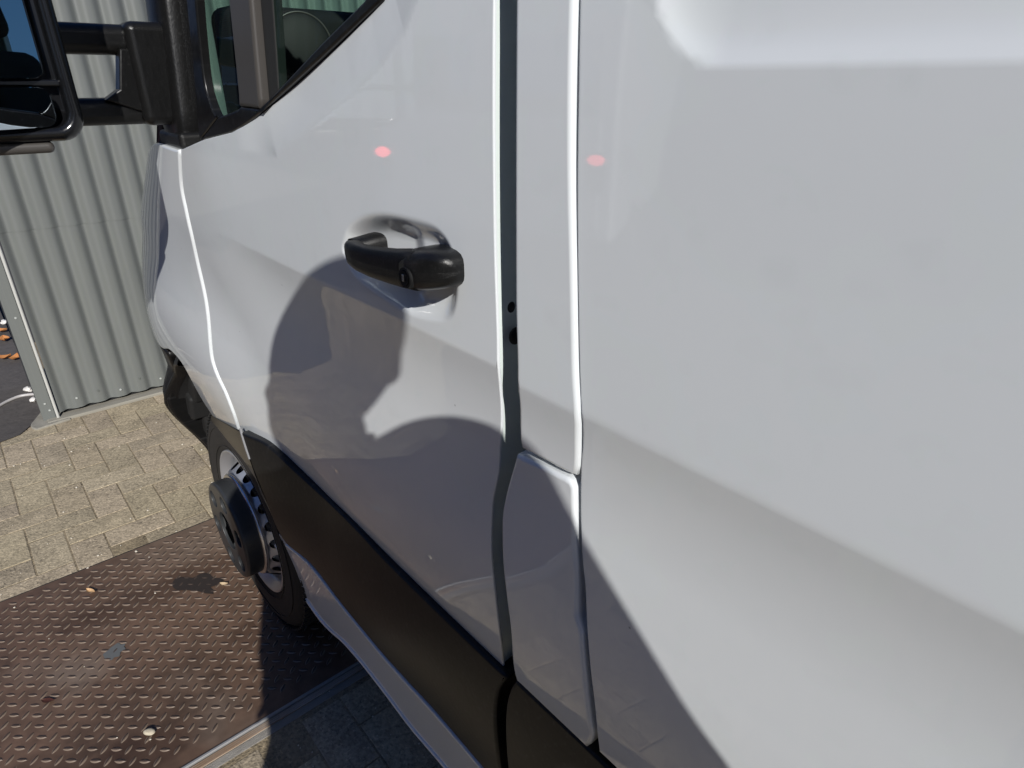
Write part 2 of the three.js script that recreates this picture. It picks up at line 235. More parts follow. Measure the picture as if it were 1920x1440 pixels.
mesh('side_moulding', panelGeo(cladP, clad, { cx: 0.012, cy: 0.012, r: 0.005, depth: 0.03 }), M.clad, van);
const c2 = [[-0.4321,0.8476],[-0.3616,0.8497],[-0.2989,0.851]], c2g = [[-0.4321,0.8476],[-0.4396,0.8305],[-0.443,0.8056],[-0.4411,0.7748],[-0.4361,0.7345],[-0.4317,0.6888]];
const cladP2 = outline(dense([...c2, [0.9, c2[2][1]], [0.9, 0.52], [c2g[5][0] + 0.004, 0.52], c2g[5]]), smooth([...c2g].reverse()));
mesh('side_moulding', panelGeo(cladP2, clad, { cx: 0.012, cy: 0.012, r: 0.005, depth: 0.03 }), M.clad, van);
// end of the moulding that turns round the wheel arch
{
  const A = [[-1.7363,0.704],[-2.7913,0.0629],[-2.651,0.0168],[-2.4995,-0.1078],[-2.4116,-0.1704],[-2.3605,-0.1893]], B = [[-1.3112,0.8505],[-1.2869,0.8262],[-1.2656,0.8045],[-1.2108,0.7268],[-1.1985,0.676],[-1.2236,0.6014]];
  const a = smooth(A, 0.008).map(p => [p[0], p[1], body(p[0], p[1]) + 0.001]), n = a.length, b = smooth(B, 0.005), bb = a.map((_, i) => { const p = b[Math.round(i / (n - 1) * (b.length - 1))]; return [p[0], p[1], clad(p[0], p[1])]; });
  mesh('moulding_end', skin([a.map(p => [p[0] - 0.005, p[1] - 0.003, p[2] - 0.05]), a, bb, bb.map(p => [p[0] + 0.02, p[1], p[2] - 0.03])]), M.black, van);
  const worn = new THREE.MeshStandardMaterial({ color: lin(0.22, 0.22, 0.225), roughness: 0.8 });
  mesh('scuffed_edge', tube(bb.slice(0, Math.max(3, Math.floor(n * 0.20))).map(p => [p[0], p[1], p[2] - 0.001]), 0.0032, 6), worn, van);
}
// sill
const sillTop = [[-1.4825,0.4586],[-1.377,0.4811],[-1.3494,0.4828],[-1.1861,0.5239],[-1.048,0.5122],[-0.9259,0.5063],[-0.86,0.5055],[-0.7655,0.5135],[-0.6903,0.5226],[-0.5352,0.5273]];
const sillLow = [[-1.4825,0.4586],[-1.4867,0.3902],[-1.4588,0.3474],[-1.3967,0.2972],[-1.3209,0.2765],[-1.2635,0.2707],[-1.1959,0.2861],[-1.1207,0.3148],[-1.0183,0.329],[-0.9195,0.3258],[-0.8164,0.317],[-0.6919,0.331]];
const ext = p => [p[p.length - 1][0] + 0.9, p[p.length - 1][1] - 0.0];
const sillP = outline(smooth(sillTop), dense([sillTop[9], ext(sillTop), ext(sillLow), sillLow[11]], 0.03), smooth([...sillLow].reverse()));
mesh('sill', panelGeo(sillP, sillZ, { cx: 0.015, cy: 0.008, r: 0.004, depth: 0.02 }), M.paint, van);
const lipL = smooth(sillLow.slice(1).concat([ext(sillLow)]), 0.03).map(p => [p[0], p[1], sillZ(p[0], p[1]) - 0.001]);
mesh('sill_lip', tube(lipL, 0.006, 8, false, 1), M.paint, van);
const lipT = smooth(sillTop.slice(2).concat([ext(sillTop)]), 0.03).map(p => [p[0], p[1] - 0.004, sillZ(p[0], p[1]) + 0.002]);
mesh('sill_edge', tube(lipT, 0.006, 8, false, 1), M.paint, van);
mesh('underbody', box(-1.15, 2.5, 0.45, 0.52, -1.9, -0.12), M.dark, van);

// window frames and glass
const quarter = [[-1.1469,1.66],[-1.1542,1.6124],[-1.1562,1.5404],[-1.1413,1.516],[-1.1309,1.5047],[-1.1185,1.4989],[-1.0753,1.505],[-1.0228,1.5138],[-1.0127,1.5183],[-1.0114,1.5344],[-1.0088,1.6127],[-1.0077,1.6495]];
const mainG = [[-0.8927,1.6409],[-0.8954,1.5883],[-0.8996,1.5338],[-0.8947,1.5326],[-0.7429,1.5882],[-0.643,1.6221]];
const up = (p, dy, dx) => [p[0] + dx, p[1] + dy];
const frameL = [[-1.1896,1.6632],[-1.1972,1.6053],[-1.2102,1.5281],[-1.2281,1.4596]];
const divL = [[-1.0077,1.6495],[-1.0088,1.6127],[-1.0114,1.5344],[-1.0132,1.5169]], divR = [[-0.9305,1.6437],[-0.9326,1.5894],[-0.9338,1.5288],[-0.9339,1.5155]];
const frOut = { cx: 0.02, cy: 0.02, r: 0.0035, depth: 0.010 };
const top = 1.86;
const qL = smooth(quarter.slice(0, 4)), qB = smooth(quarter.slice(3, 7), 0.006);
// front limb, sill strip and divider of the window frame
const frame = new THREE.Group(); frame.name = 'window_frame'; van.add(frame);
mesh('front_limb', panelGeo(outline(dense([up(frameL[0], 0.3, 0.03), ...frameL, quarter[5]]), qB.slice(0, 6).reverse(), [...qL].reverse(), [up(quarter[0], 0.3, 0.03)]), frameZ, frOut), M.black, frame);
mesh('sill_strip', panelGeo(outline(dense([frameL[3], ...belt.slice(1)]), dense([belt[6], beltTop, up(mainG[5], 0.12, 0.115), mainG[5], mainG[4], mainG[3]]), dense([mainG[3], divR[3]]), dense([divR[3], divL[3], quarter[7], quarter[6], quarter[5], frameL[3]])), (x, y) => frameZ(x, y) - 0.001, frOut), M.black, frame);
mesh('divider', panelGeo(outline(dense([up(divL[0], 0.25, 0.012), ...divL]), dense([divL[3], divR[3]]), dense([divR[3], divR[2], divR[1], divR[0], up(divR[0], 0.25, 0.012)])), (x, y) => frameZ(x, y) + 0.001, { ...frOut, r: 0.006 }), M.pillar, frame);
mesh('divider_seal', panelGeo(outline(dense([up(divR[0], 0.25, 0.012), divR[0], divR[1], divR[2], divR[3]]), dense([divR[3], mainG[2]]), dense([mainG[2], mainG[1], mainG[0], up(mainG[0], 0.25, 0.012)])), (x, y) => frameZ(x, y) - 0.012, { ...frOut, r: 0.003 }), M.rubber, frame);
{ const e = [[-0.9619,1.5182]][0]; const g = new THREE.CapsuleGeometry(0.006, 0.014, 6, 12); const o = mesh('frame_plug', g, M.gloss, frame); o.position.set(e[0], e[1], -0.008); o.rotation.z = 0.1; }
mesh('quarter_glass', panelGeo(outline(dense([up(frameL[0], 0.3, 0.03), frameL[0], frameL[2], up(quarter[5], -0.008, 0), up(quarter[8], -0.008, 0.008), up(divL[0], 0, 0.01), up(divL[0], 0.25, 0.02)], 0.05)), glassZ, { cx: 0.05, cy: 0.05, r: 0 }), M.glass, van);
mesh('door_glass', panelGeo(outline(dense([up(mainG[0], 0.25, 0), up(mainG[0], 0, -0.008), up(mainG[2], -0.01, -0.008), up(mainG[3], -0.008, 0), up(mainG[5], -0.01, 0.01), up(beltTop, 0, 0.0), [beltTop[0] + 0.05, 1.86]], 0.05)), glassZ, { cx: 0.05, cy: 0.05, r: 0 }), M.glass, van);
// glazing mark on the quarter glass
{ const q = [[-1.1712,1.5237]][0]; const c = document.createElement('canvas'); c.width = 64; c.height = 96; const k = c.getContext('2d'); k.fillStyle = '#0c1412'; k.fillRect(0, 0, 64, 96); k.fillStyle = '#8db8a4'; k.fillRect(6, 8, 46, 80); k.fillStyle = '#16211d'; for (const y of [26, 44, 62]) { k.fillRect(16, y, 26, 6); k.fillRect(24, y + 6, 8, 5); } const t = new THREE.CanvasTexture(c); t.colorSpace = THREE.SRGBColorSpace; const o = mesh('glazing_mark', new THREE.PlaneGeometry(0.014, 0.017), new THREE.MeshStandardMaterial({ map: t, roughness: 0.5 }), van); o.position.set(q[0], q[1], glassZ(q[0], q[1]) - 0.003); }

// door handle: grip, end cap, lock
const handle = new THREE.Group(); handle.name = 'door_handle'; van.add(handle);
{
  // cross-sections along the grip: x, middle height, half height, inner z, outer z
  const S = [[-0.697, 1.371, 0.006, -0.006, 0.010], [-0.690, 1.370, 0.012, -0.008, 0.022], [-0.676, 1.369, 0.0145, 0.004, 0.028], [-0.655, 1.3685, 0.0155, 0.010, 0.031], [-0.62, 1.370, 0.017, 0.011, 0.033], [-0.58, 1.3735, 0.0185, 0.010, 0.034], [-0.553, 1.3765, 0.020, 0.006, 0.0348], [-0.53, 1.379, 0.0205, 0.004, 0.035]];
  const ring = ([x, y, h, zi, zo], n = 28) => Array.from({ length: n }, (_, i) => { const t = i / n * Math.PI * 2, c = Math.cos(t), s = Math.sin(t), e = n > 30 ? 0.55 : 0.6, q = (v) => Math.sign(v) * Math.pow(Math.abs(v), e); const zc = (zi + zo) / 2, zr = (zo - zi) / 2; return [x, y + h * q(s), zc + zr * q(c)]; });
  const tip = (r) => { const c = r.reduce((a, p) => [a[0] + p[0] / r.length, a[1] + p[1] / r.length, a[2] + p[2] / r.length], [0, 0, 0]); return r.map(p => [lerp(c[0], p[0], 0.02), lerp(c[1], p[1], 0.02), lerp(c[2], p[2], 0.02)]); };
  const rows = S.map(s => ring(s)); rows.unshift(tip(rows[0])); rows.push(tip(rows[rows.length - 1]));
  mesh('grip', skin(rows, true), M.clad, handle);
  // the front foot of the grip, reaching back into the bowl
  const F = [[-0.696, 1.3705, 0.0135, 0.013, 0.014], [-0.692, 1.372, 0.0145, 0.0135, 0.004], [-0.688, 1.374, 0.015, 0.014, -0.008], [-0.684, 1.376, 0.0155, 0.0145, -0.040]];
  const fr = F.map(([x, y, hx, hy, z]) => Array.from({ length: 24 }, (_, i) => { const t = i / 24 * Math.PI * 2; return [x + 0.012 + hx * Math.sign(Math.cos(t)) * Math.abs(Math.cos(t)) ** 0.7, y + hy * Math.sign(Math.sin(t)) * Math.abs(Math.sin(t)) ** 0.7, z]; }));
  mesh('grip_foot', skin(fr, true), M.clad, handle);
  const C = [[-0.5475, 1.377, 0.0205, -0.03, 0.035], [-0.535, 1.379, 0.0213, -0.03, 0.0355], [-0.518, 1.3815, 0.0213, -0.03, 0.034], [-0.506, 1.3835, 0.0200, -0.03, 0.0305], [-0.496, 1.3845, 0.0178, -0.03, 0.0255], [-0.489, 1.3850, 0.0148, -0.03, 0.019], [-0.4855, 1.385, 0.0105, -0.03, 0.012], [-0.4845, 1.385, 0.006, -0.03, 0.007]];
  const cr = C.map(s => ring(s, 36)); cr.unshift(tip(cr[0])); cr.push(tip(cr[cr.length - 1]));
  mesh('end_cap', skin(cr, true), M.black, handle);
  const lg = new THREE.CylinderGeometry(0.0105, 0.0112, 0.006, 32); lg.rotateX(Math.PI / 2);
  const lock = mesh('lock_rim', lg, M.rubber, handle); lock.position.set(-0.534, 1.3735, 0.0345);
  const l2 = new THREE.CylinderGeometry(0.008, 0.0082, 0.004, 28); l2.rotateX(Math.PI / 2); const lc = mesh('lock_cylinder', l2, M.gloss, handle); lc.position.set(-0.534, 1.3735, 0.0365);
  const lk = mesh('keyhole_flap', box(-0.0018, 0.0018, -0.0035, 0.0035, 0, 0.0012, 0.0004), M.chrome, handle); lk.position.set(-0.534, 1.374, 0.0384);
}

// mirror on its twin arms
const mir = new THREE.Group(); mir.name = 'wing_mirror'; van.add(mir);
{
  const X = -1.23;
  // base along the front edge of the window
  const rowsB = [1.452, 1.47, 1.5, 1.56, 1.64, 1.72, 1.8, 1.9].map((y, i) => { const s = i < 1 ? 0.9 : 1, lean = -0.09 * Math.max(0, y - 1.46); return Array.from({ length: 20 }, (_, k) => { const t = k / 20 * Math.PI * 2; return [-1.455 + lean * 0.6 + 0.060 * s * Math.sign(Math.cos(t)) * Math.abs(Math.cos(t)) ** 0.6, y, -0.042 + lean + 0.034 * s * Math.sign(Math.sin(t)) * Math.abs(Math.sin(t)) ** 0.6]; }); });
  mesh('mirror_base', skin(rowsB, true), M.black, mir);
  mesh('base_foot', box(-1.53, -1.385, 1.43, 1.462, -0.075, -0.008, 0.01), M.clad, mir);
  // bracket between base and arms
  const br = [[-0.03, 1.47, 1.665, 0.034], [0.0, 1.472, 1.65, 0.034], [0.02, 1.474, 1.646, 0.032], [0.045, 1.476, 1.643, 0.028]];
  mesh('mirror_bracket', box(-1.485, -1.42, 1.474, 1.648, -0.045, 0.035, 0.016), M.black, mir);
  mesh('mirror_arm', box(-1.482, -1.44, 1.593, 1.643, 0.0, 0.19, 0.018), M.black, mir);
  mesh('mirror_arm', box(-1.482, -1.44, 1.476, 1.523, 0.0, 0.19, 0.018), M.black, mir);
  const wg = new THREE.Shape(); wg.moveTo(0.03, 1.50); wg.lineTo(0.085, 1.52); wg.lineTo(0.06, 1.535); wg.lineTo(0.045, 1.60); wg.lineTo(0.03, 1.60);
  const we = new THREE.ExtrudeGeometry(wg, { depth: 0.03, bevelEnabled: true, bevelSize: 0.003, bevelThickness: 0.003, bevelSegments: 2 }); we.rotateY(-Math.PI / 2); we.translate(-1.435, 0, 0); mesh('arm_web', we, M.black, mir);
  // housing: a deep rounded tray open towards the back, leaning like the pillar
  const rim = (inset, xx) => { const w0 = 0.162 + inset, w1 = 0.41 - inset, h0 = 1.467 + inset, h1 = 1.87 - inset, r = 0.035 - inset * 0.6, o = []; const arc = (cz, cy, a0) => { for (let i = 0; i <= 6; i++) { const t = a0 + i / 6 * Math.PI / 2; o.push([xx, cy + r * Math.sin(t), cz + r * Math.cos(t)]); } }; arc(w1 - r, h1 - r, 0); arc(w0 + r, h1 - r, Math.PI / 2); arc(w0 + r, h0 + r, Math.PI); arc(w1 - r, h0 + r, 1.5 * Math.PI); return o; };
  mesh('mirror_housing', skin([rim(0.03, X - 0.14), rim(0.006, X - 0.11), rim(0, X - 0.05), rim(0, X - 0.012), rim(0.002, X - 0.003), rim(0.007, X + 0.003), rim(0.013, X + 0.004), rim(0.018, X), rim(0.020, X - 0.006), rim(0.021, X - 0.03), rim(0.12, X - 0.032)], true), M.gloss, mir);
  const back = rim(0.03, X - 0.14); mesh('housing_back', skin([back, back.map(p => [p[0] - 0.01, lerp(1.66, p[1], 0.3), lerp(0.26, p[2], 0.3)]), back.map(p => [p[0] - 0.012, 1.66, 0.26])], true), M.gloss, mir);
  const pane = (h0, h1, turn, tilt, nm) => { const s = new THREE.Shape(), w0 = 0.186, w1 = 0.395, r = 0.02; s.moveTo(w0 + r, h0); s.lineTo(w1 - r, h0); s.quadraticCurveTo(w1, h0, w1, h0 + r); s.lineTo(w1, h1 - r); s.quadraticCurveTo(w1, h1, w1 - r, h1); s.lineTo(w0 + r, h1); s.quadraticCurveTo(w0, h1, w0, h1 - r); s.lineTo(w0, h0 + r); s.quadraticCurveTo(w0, h0, w0 + r, h0); const e = new THREE.ExtrudeGeometry(s, { depth: 0.003, bevelEnabled: true, bevelSize: 0.001, bevelThickness: 0.001, bevelSegments: 1 }); e.translate(-(w0 + w1) / 2, -(h0 + h1) / 2, 0); const o = mesh(nm, e, M.mirror, mir); o.rotation.order = 'YXZ'; o.rotation.set(tilt, Math.PI / 2 + turn, 0); o.position.set(X + 0.038, (h0 + h1) / 2, (w0 + w1) / 2); return o; };
  pane(1.5545, 1.845, 0.50, 0.0, 'mirror_glass');
  pane(1.489, 1.5415, 0.50, 0.0, 'wide_angle_glass');
  mesh('glass_divider', box(X - 0.03, X - 0.009, 1.543, 1.5525, 0.172, 0.40, 0.003), M.gloss, mir);
  mesh('entry_lamp', box(X - 0.07, X - 0.005, 1.451, 1.468, 0.21, 0.36, 0.008), M.pillar, mir);
}

// front wheel
const wheel = new THREE.Group(); wheel.name = 'wheel'; wheel.position.set(-1.69, 0.35, -0.055); van.add(wheel);
const lathe = (pts, seg = 72) => { const g = new THREE.LatheGeometry(pts.map(p => new THREE.Vector2(p[0], p[1])), seg); g.rotateX(Math.PI / 2); return g; };   // profile (radius, z)
{
  const tyreM = new THREE.MeshStandardMaterial({ map: tex(512, (u, v) => { const n = fbm(u, v, 8, 41, 4); const k = 0.013 + 0.02 * n; return [k * 1.12, k * 1.0, k * 0.85]; }, true, 2), roughness: 0.85 });
  const G = [lathe([[0.222, -0.19], [0.235, -0.2], [0.29, -0.207], [0.33, -0.2], [0.345, -0.185], [0.350, -0.16], [0.350, -0.045], [0.345, -0.022], [0.332, -0.008], [0.318, -0.003], [0.314, 0.0005], [0.309, -0.002], [0.28, 0.002], [0.25, 0.0], [0.234, -0.008], [0.222, -0.016]], 96)];
  for (const r of [0.245, 0.302, 0.322]) { const t = new THREE.TorusGeometry(r, 0.0016, 6, 96); t.translate(0, 0, r > 0.32 ? -0.006 : 0.0005); G.push(t); }
  const ty = mesh('tyre', mergeGeometries(G.map(g => g.index ? g.toNonIndexed() : g)), tyreM, wheel);
  const bl = [];
  for (let i = 0; i < 90; i++) for (const zz of [-0.028, -0.075, -0.118, -0.165]) { const b = new THREE.BoxGeometry(0.006, 0.017, 0.036); b.translate(0.3505, 0, zz); b.rotateZ((i + (zz < -0.1 ? 0.5 : 0)) / 90 * Math.PI * 2); bl.push(b); }
  const tr = mesh('tread', mergeGeometries(bl), M.rubber, wheel); tr.userData.kind = 'stuff';
  // rim: flange and well
  mesh('rim', lathe([[0.222, -0.022], [0.229, -0.010], [0.228, -0.004], [0.222, -0.004], [0.216, -0.014], [0.205, -0.022], [0.200, -0.034], [0.197, -0.08], [0.19, -0.11]], 96), M.steel, wheel);
  // pierced disc, coned outwards to the hub
  const s = new THREE.Shape(); s.absarc(0, 0, 0.196, 0, Math.PI * 2); const hc = new THREE.Path(); hc.absarc(0, 0, 0.11, 0, Math.PI * 2); s.holes.push(hc);
  for (let i = 0; i < 20; i++) { const t = i / 20 * Math.PI * 2 + 0.1, h = new THREE.Path(); h.absellipse(0.178 * Math.cos(t), 0.178 * Math.sin(t), 0.0125, 0.0165, 0, Math.PI * 2, false, t); s.holes.push(h); }
  const dg = new THREE.ShapeGeometry(s, 28), cone = r => lerp(-0.055, 0.006, sstep(0.205, 0.155, r)); const dp = dg.attributes.position, dn = dg.attributes.normal;
  for (let i = 0; i < dp.count; i++) { const x = dp.getX(i), y = dp.getY(i), r = Math.hypot(x, y), sl = (cone(r + 0.001) - cone(r - 0.001)) / 0.002, l = Math.hypot(sl, 1); dp.setZ(i, cone(r)); dn.setXYZ(i, -sl * x / r / l, -sl * y / r / l, 1 / l); }
  mesh('wheel_disc', dg, M.steel, wheel);
  mesh('brake_drum', lathe([[0.19, -0.13], [0.1, -0.1], [0.02, -0.1]], 40), M.dark, wheel);
  mesh('hub_ring', lathe([[0.154, 0.002], [0.1585, 0.005], [0.160, 0.010], [0.156, 0.015], [0.149, 0.016]]), M.chrome, wheel);
  // hub cover with nut pockets round a centre hole
  const hub = new THREE.Shape(); hub.absarc(0, 0, 0.140, 0, Math.PI * 2); const ch = new THREE.Path(); ch.absarc(0, 0, 0.060, 0, Math.PI * 2); hub.holes.push(ch);
  for (let i = 0; i < 6; i++) { const t = i / 6 * Math.PI * 2 + 0.3, h = new THREE.Path(); h.absarc(0.106 * Math.cos(t), 0.106 * Math.sin(t), 0.028, 0, Math.PI * 2); hub.holes.push(h); }
  const hg = new THREE.ExtrudeGeometry(hub, { depth: 0.006, bevelEnabled: true, bevelSize: 0.0015, bevelThickness: 0.0015, bevelSegments: 2, curveSegments: 40 }); hg.translate(0, 0, 0.0543);
  const hubM = new THREE.MeshPhysicalMaterial({ color: lin(0.034, 0.036, 0.038), roughness: 0.38 });
  mesh('hub_cover', mergeGeometries([hg, lathe([[0.1395, 0.0618], [0.143, 0.0615], [0.1465, 0.060], [0.1488, 0.0575], [0.1498, 0.054], [0.150, 0.050], [0.1501, 0.044], [0.1501, 0.03], [0.150, 0.008]], 80).toNonIndexed()]), hubM, wheel);
  mesh('hub_back', lathe([[0.15, -0.01], [0.02, -0.01], [0.001, -0.01]], 40), new THREE.MeshStandardMaterial({ color: lin(0.004, 0.004, 0.004), roughness: 1 }), wheel);
  mesh('axle_cap', lathe([[0.034, -0.01], [0.034, 0.022], [0.028, 0.028], [0.001, 0.030]], 40), M.gloss, wheel);
}
// wheel-arch liner, its lip in front of the wheel and the bumper corner
{
  const zl = (x, y) => (y > 0.74 ? body(x, y) : lerp(0.012, body(x, 0.74), sstep(0.6, 0.74, y))) - 0.115 * sstep(0.64, 0.30, y) - (y < 0.74 ? 2 * Math.max(0, -2.12 - x) ** 2 : 0);
  const rows = []; for (let i = 0; i <= 40; i++) { const t = lerp(-0.1, Math.PI + 0.35, i / 40), [x, y] = arch(t), k = 0.985; rows.push([0, 0.06, 0.14, 0.28, 0.42].map((q, j) => [(-1.7) + (x + 1.7) * (k - j * 0.004), 0.36 + (y - 0.36) * (k - j * 0.004), Math.min(0, zl(x, y)) - 0.03 - q])); }
  mesh('arch_liner', skin(rows), M.rubber, van);
  const wall = skin([0, 0.1, 0.2, 0.3, 0.4, 0.5].map(q => [[-2.2, 0.15 + q * 1.5, -0.43], [-1.2, 0.15 + q * 1.5, -0.43]])); mesh('inner_arch', wall, M.dark, van);
  for (let i = 0; i < 5; i++) { const t = 2.02 + i * 0.2, [x, y] = arch(t); const o = mesh('liner_step', box(-0.05, 0.05, -0.035, 0.035, -0.17, 0, 0.012), M.rubber, van); o.position.set(-1.7 + (x + 1.7) * 0.965, 0.36 + (y - 0.36) * 0.965, zl(x, y) - 0.045 - 0.004 * i); o.rotation.z = t - Math.PI / 2 + 0.18; }
  const lipM = M.clad, L = []; for (let i = 0; i <= 30; i++) { const t = lerp(1.80, Math.PI + 0.5, i / 30), [x, y] = arch(t), zb = zl(x, y), k = (s) => [-1.7 + (x + 1.7) * s, 0.36 + (y - 0.36) * s]; L.push([[...k(1.06), zb - 0.012], [...k(1.03), zb - 0.002], [...k(1.012), zb + 0.002], [...k(1.0), zb - 0.004], [...k(0.985), zb - 0.035], [...k(0.985), zb - 0.06]]); }
  mesh('arch_lip', skin(L), lipM, van);
  const bp = outline(dense([[-2.16, 0.25], [-2.14, 0.45], [-2.10, 0.62], [-2.06, 0.72], [-2.0, 0.815], [-2.5, 0.815], [-2.62, 0.6], [-2.62, 0.3]], 0.03)); mesh('bumper', panelGeo(bp, (x, y) => zl(x, y) - 0.004, { cx: 0.03, cy: 0.03, r: 0.01, depth: 0.3 }), M.clad, van);
}
// bonnet, roof, far side, floor and cab fittings
mesh('bonnet', skin([[0, 1], [0.25, 1.03], [1.5, 1.03], [1.75, 1]].map(([q, k]) => [[-2.62, 1.0], [-2.2, 1.235], [-1.9, 1.355], [-1.6, 1.428], [-1.45, 1.45]].map(([x, y]) => [x, y * k, Math.min(-0.002, body(x, y)) - 0.004 - q]))), M.paint, van);
mesh('roof', box(-1.1, 4.2, 2.2, 2.26, -1.98, -0.03, 0.03), M.paint, van);
mesh('bulkhead', box(0.02, 0.05, 0.5, 2.2, -1.9, -0.06, 0.005), M.cabin, van);
mesh('far_side', mergeGeometries([box(-1.5, 0.02, 0.5, 1.44, -1.97, -1.93), box(0.02, 4.2, 0.5, 2.2, -1.97, -1.93), box(-0.12, 0.02, 1.44, 2.2, -1.97, -1.93), box(-1.5, -0.12, 2.02, 2.2, -1.97, -1.93)]), M.inner, van);
mesh('rear_doors', box(4.18, 4.22, 0.5, 2.2, -1.95, -0.05), M.paint, van);
mesh('cab_floor', box(-1.5, 0.02, 0.62, 0.66, -1.93, -0.09), M.cabin, van);
mesh('far_pillar', tube([[-1.62, 1.42, -1.9], [-1.15, 2.2, -1.86]], 0.035), M.cabin, van);
mesh('near_pillar', tube([[-1.62, 1.42, -0.05], [-1.2, 2.2, -0.14]], 0.03), M.black, van);
mesh('windscreen', skin([0, 0.5, 1].map(t => [-1.88, -1.0, -0.1].map((z, j) => [lerp(-1.72, -1.12, t) - (j === 1 ? 0.1 : 0), lerp(1.43, 2.2, t), z]))), M.glass, van);
mesh('door_trim', box(-1.36, -0.46, 0.7, 1.43, -0.10, -0.075, 0.01), M.cabin, van);
const dash = new THREE.Group(); dash.name = 'dashboard'; van.add(dash);
mesh('dash_top', box(-1.72, -1.36, 1.05, 1.42, -1.86, -0.12, 0.05), M.cabin, dash);
mesh('instrument_hood', box(-1.64, -1.5, 1.36, 1.695, -0.75, -0.182, 0.03), M.cabin, dash);
mesh('centre_screen', box(-1.5, -1.47, 1.4, 1.6, -1.05, -0.75, 0.01), M.gloss, dash);
{ const vt = new THREE.Group(); vt.name = 'air_vent'; vt.position.set(-1.40, 1.617, -0.285); vt.rotation.set(0, Math.PI / 2 - 0.3, 0); van.add(vt); mesh('vent_ring', new THREE.TorusGeometry(0.060, 0.0018, 10, 48), M.pillar, vt); const g = new THREE.SphereGeometry(0.058, 32, 20); g.scale(1, 1, 0.35); mesh('vent_bowl', g, M.rubber, vt); mesh('vent_stalk', box(-0.05, 0.05, -0.25, -0.03, -0.06, -0.01, 0.01), M.cabin, vt); }
const sw = new THREE.Group(); sw.name = 'steering_wheel'; sw.position.set(-1.16, 1.47, -0.42); sw.rotation.set(0, Math.PI / 2, 0); sw.rotateX(-0.45); van.add(sw);
mesh('wheel_rim', new THREE.TorusGeometry(0.19, 0.016, 14, 64), M.gloss, sw);
{ const g = new THREE.SphereGeometry(0.085, 28, 18); g.scale(1, 0.8, 0.35); mesh('airbag_cover', g, M.gloss, sw); for (const a of [0, Math.PI, -Math.PI / 2]) { const b = box(0.06, 0.185, -0.016, 0.016, -0.012, 0.006, 0.005); b.rotateZ(a); mesh('spoke', b, M.cabin, sw); } }
for (const z of [-0.5, -1.05, -1.5]) { const st = new THREE.Group(); st.name = 'seat'; st.position.set(-0.42, 0.66, z); van.add(st); mesh('seat_cushion', box(-0.5, 0.05, 0.28, 0.42, -0.22, 0.22, 0.05), M.cloth, st); const b = box(-0.07, 0.07, 0.35, 1.0, -0.22, 0.22, 0.06); b.rotateZ(-0.14); mesh('seat_back', b, M.cloth, st); const h = box(-0.05, 0.05, 1.04, 1.24, -0.13, 0.13, 0.045); h.rotateZ(-0.14); mesh('headrest', h, M.cloth, st); }

// ---------------------------------------------------------------- the ground
const baseM = new THREE.MeshStandardMaterial({ color: lin(0.36, 0.30, 0.20), roughness: 1 });
{ const g = new THREE.PlaneGeometry(500, 500); g.rotateX(-Math.PI / 2); g.translate(0, -0.03, 0); struct('ground', g, new THREE.MeshStandardMaterial({ color: lin(0.06, 0.057, 0.053), roughness: 1 })); }
let sandMesh; const pave = new THREE.Group(); pave.name = 'pavement'; pave.userData = { kind: 'structure' }; scene.add(pave);
{ const g = new THREE.PlaneGeometry(14, 8); g.rotateX(-Math.PI / 2); g.translate(2, -0.0012, -2.3); const uv = g.attributes.uv, q = g.attributes.position; for (let i = 0; i < uv.count; i++) uv.setXY(i, q.getX(i) / 0.4, q.getZ(i) / 0.4); sandMesh = mesh('joint_sand', g, baseM, pave); }
const paverTex = [51, 61, 71].map(s => tex(512, (u, v) => { const n = fbm(u, v, 5, s, 4), f = fbm(u, v, 60, s + 3, 2), sp = Math.max(0, vnoise(u * 84, v * 84, 84, s + 5) - 0.76) * 3.4, dk = Math.max(0, vnoise(u * 72 + 3, v * 72, 72, s + 6) - 0.74) * 2.6, k = 0.56 + 0.46 * n + 0.62 * (f - 0.5) + 0.6 * sp - 0.6 * dk; return [0.455 * k, 0.38 * k, 0.265 * k]; }, true));
const paverBump = tex(512, (u, v) => { const n = fbm(u, v, 90, 81, 2) * 0.7 + fbm(u, v, 12, 82, 2) * 0.3; return [n, n, n]; });
const paverM = []; for (let i = 0; i < 9; i++) { const k = [1, 0.93, 1.05, 0.88, 1.0, 0.96, 1.08, 0.9, 1.0][i]; paverM.push(new THREE.MeshStandardMaterial({ map: paverTex[i % 3], color: lin(k, k * (0.98 + 0.01 * (i % 3)), k * (0.96 + 0.015 * (i % 4))), roughness: 0.95, bumpMap: paverBump, bumpScale: 0.0025 })); }
sandMesh.material = new THREE.MeshStandardMaterial({ map: paverTex[1], color: lin(0.66, 0.63, 0.58), roughness: 1, bumpMap: paverBump, bumpScale: 0.003 });
const W = 0.113, X0 = -3.385, Z0 = 0.375;
const paverGeo = [0, 1, 2].map(v => { const g = new RoundedBoxGeometry(2 * W - 0.004, 0.06, W - 0.004, 2, 0.003), uv = g.attributes.uv, p = g.attributes.position; for (let i = 0; i < p.count; i++) uv.setXY(i, p.getX(i) / 0.4 + v * 0.37, p.getZ(i) / 0.4 + p.getY(i) * 2 + v * 0.21); g.translate(0, -0.03, 0); return g; });
const railX = -1.305, plateX = -2.292;
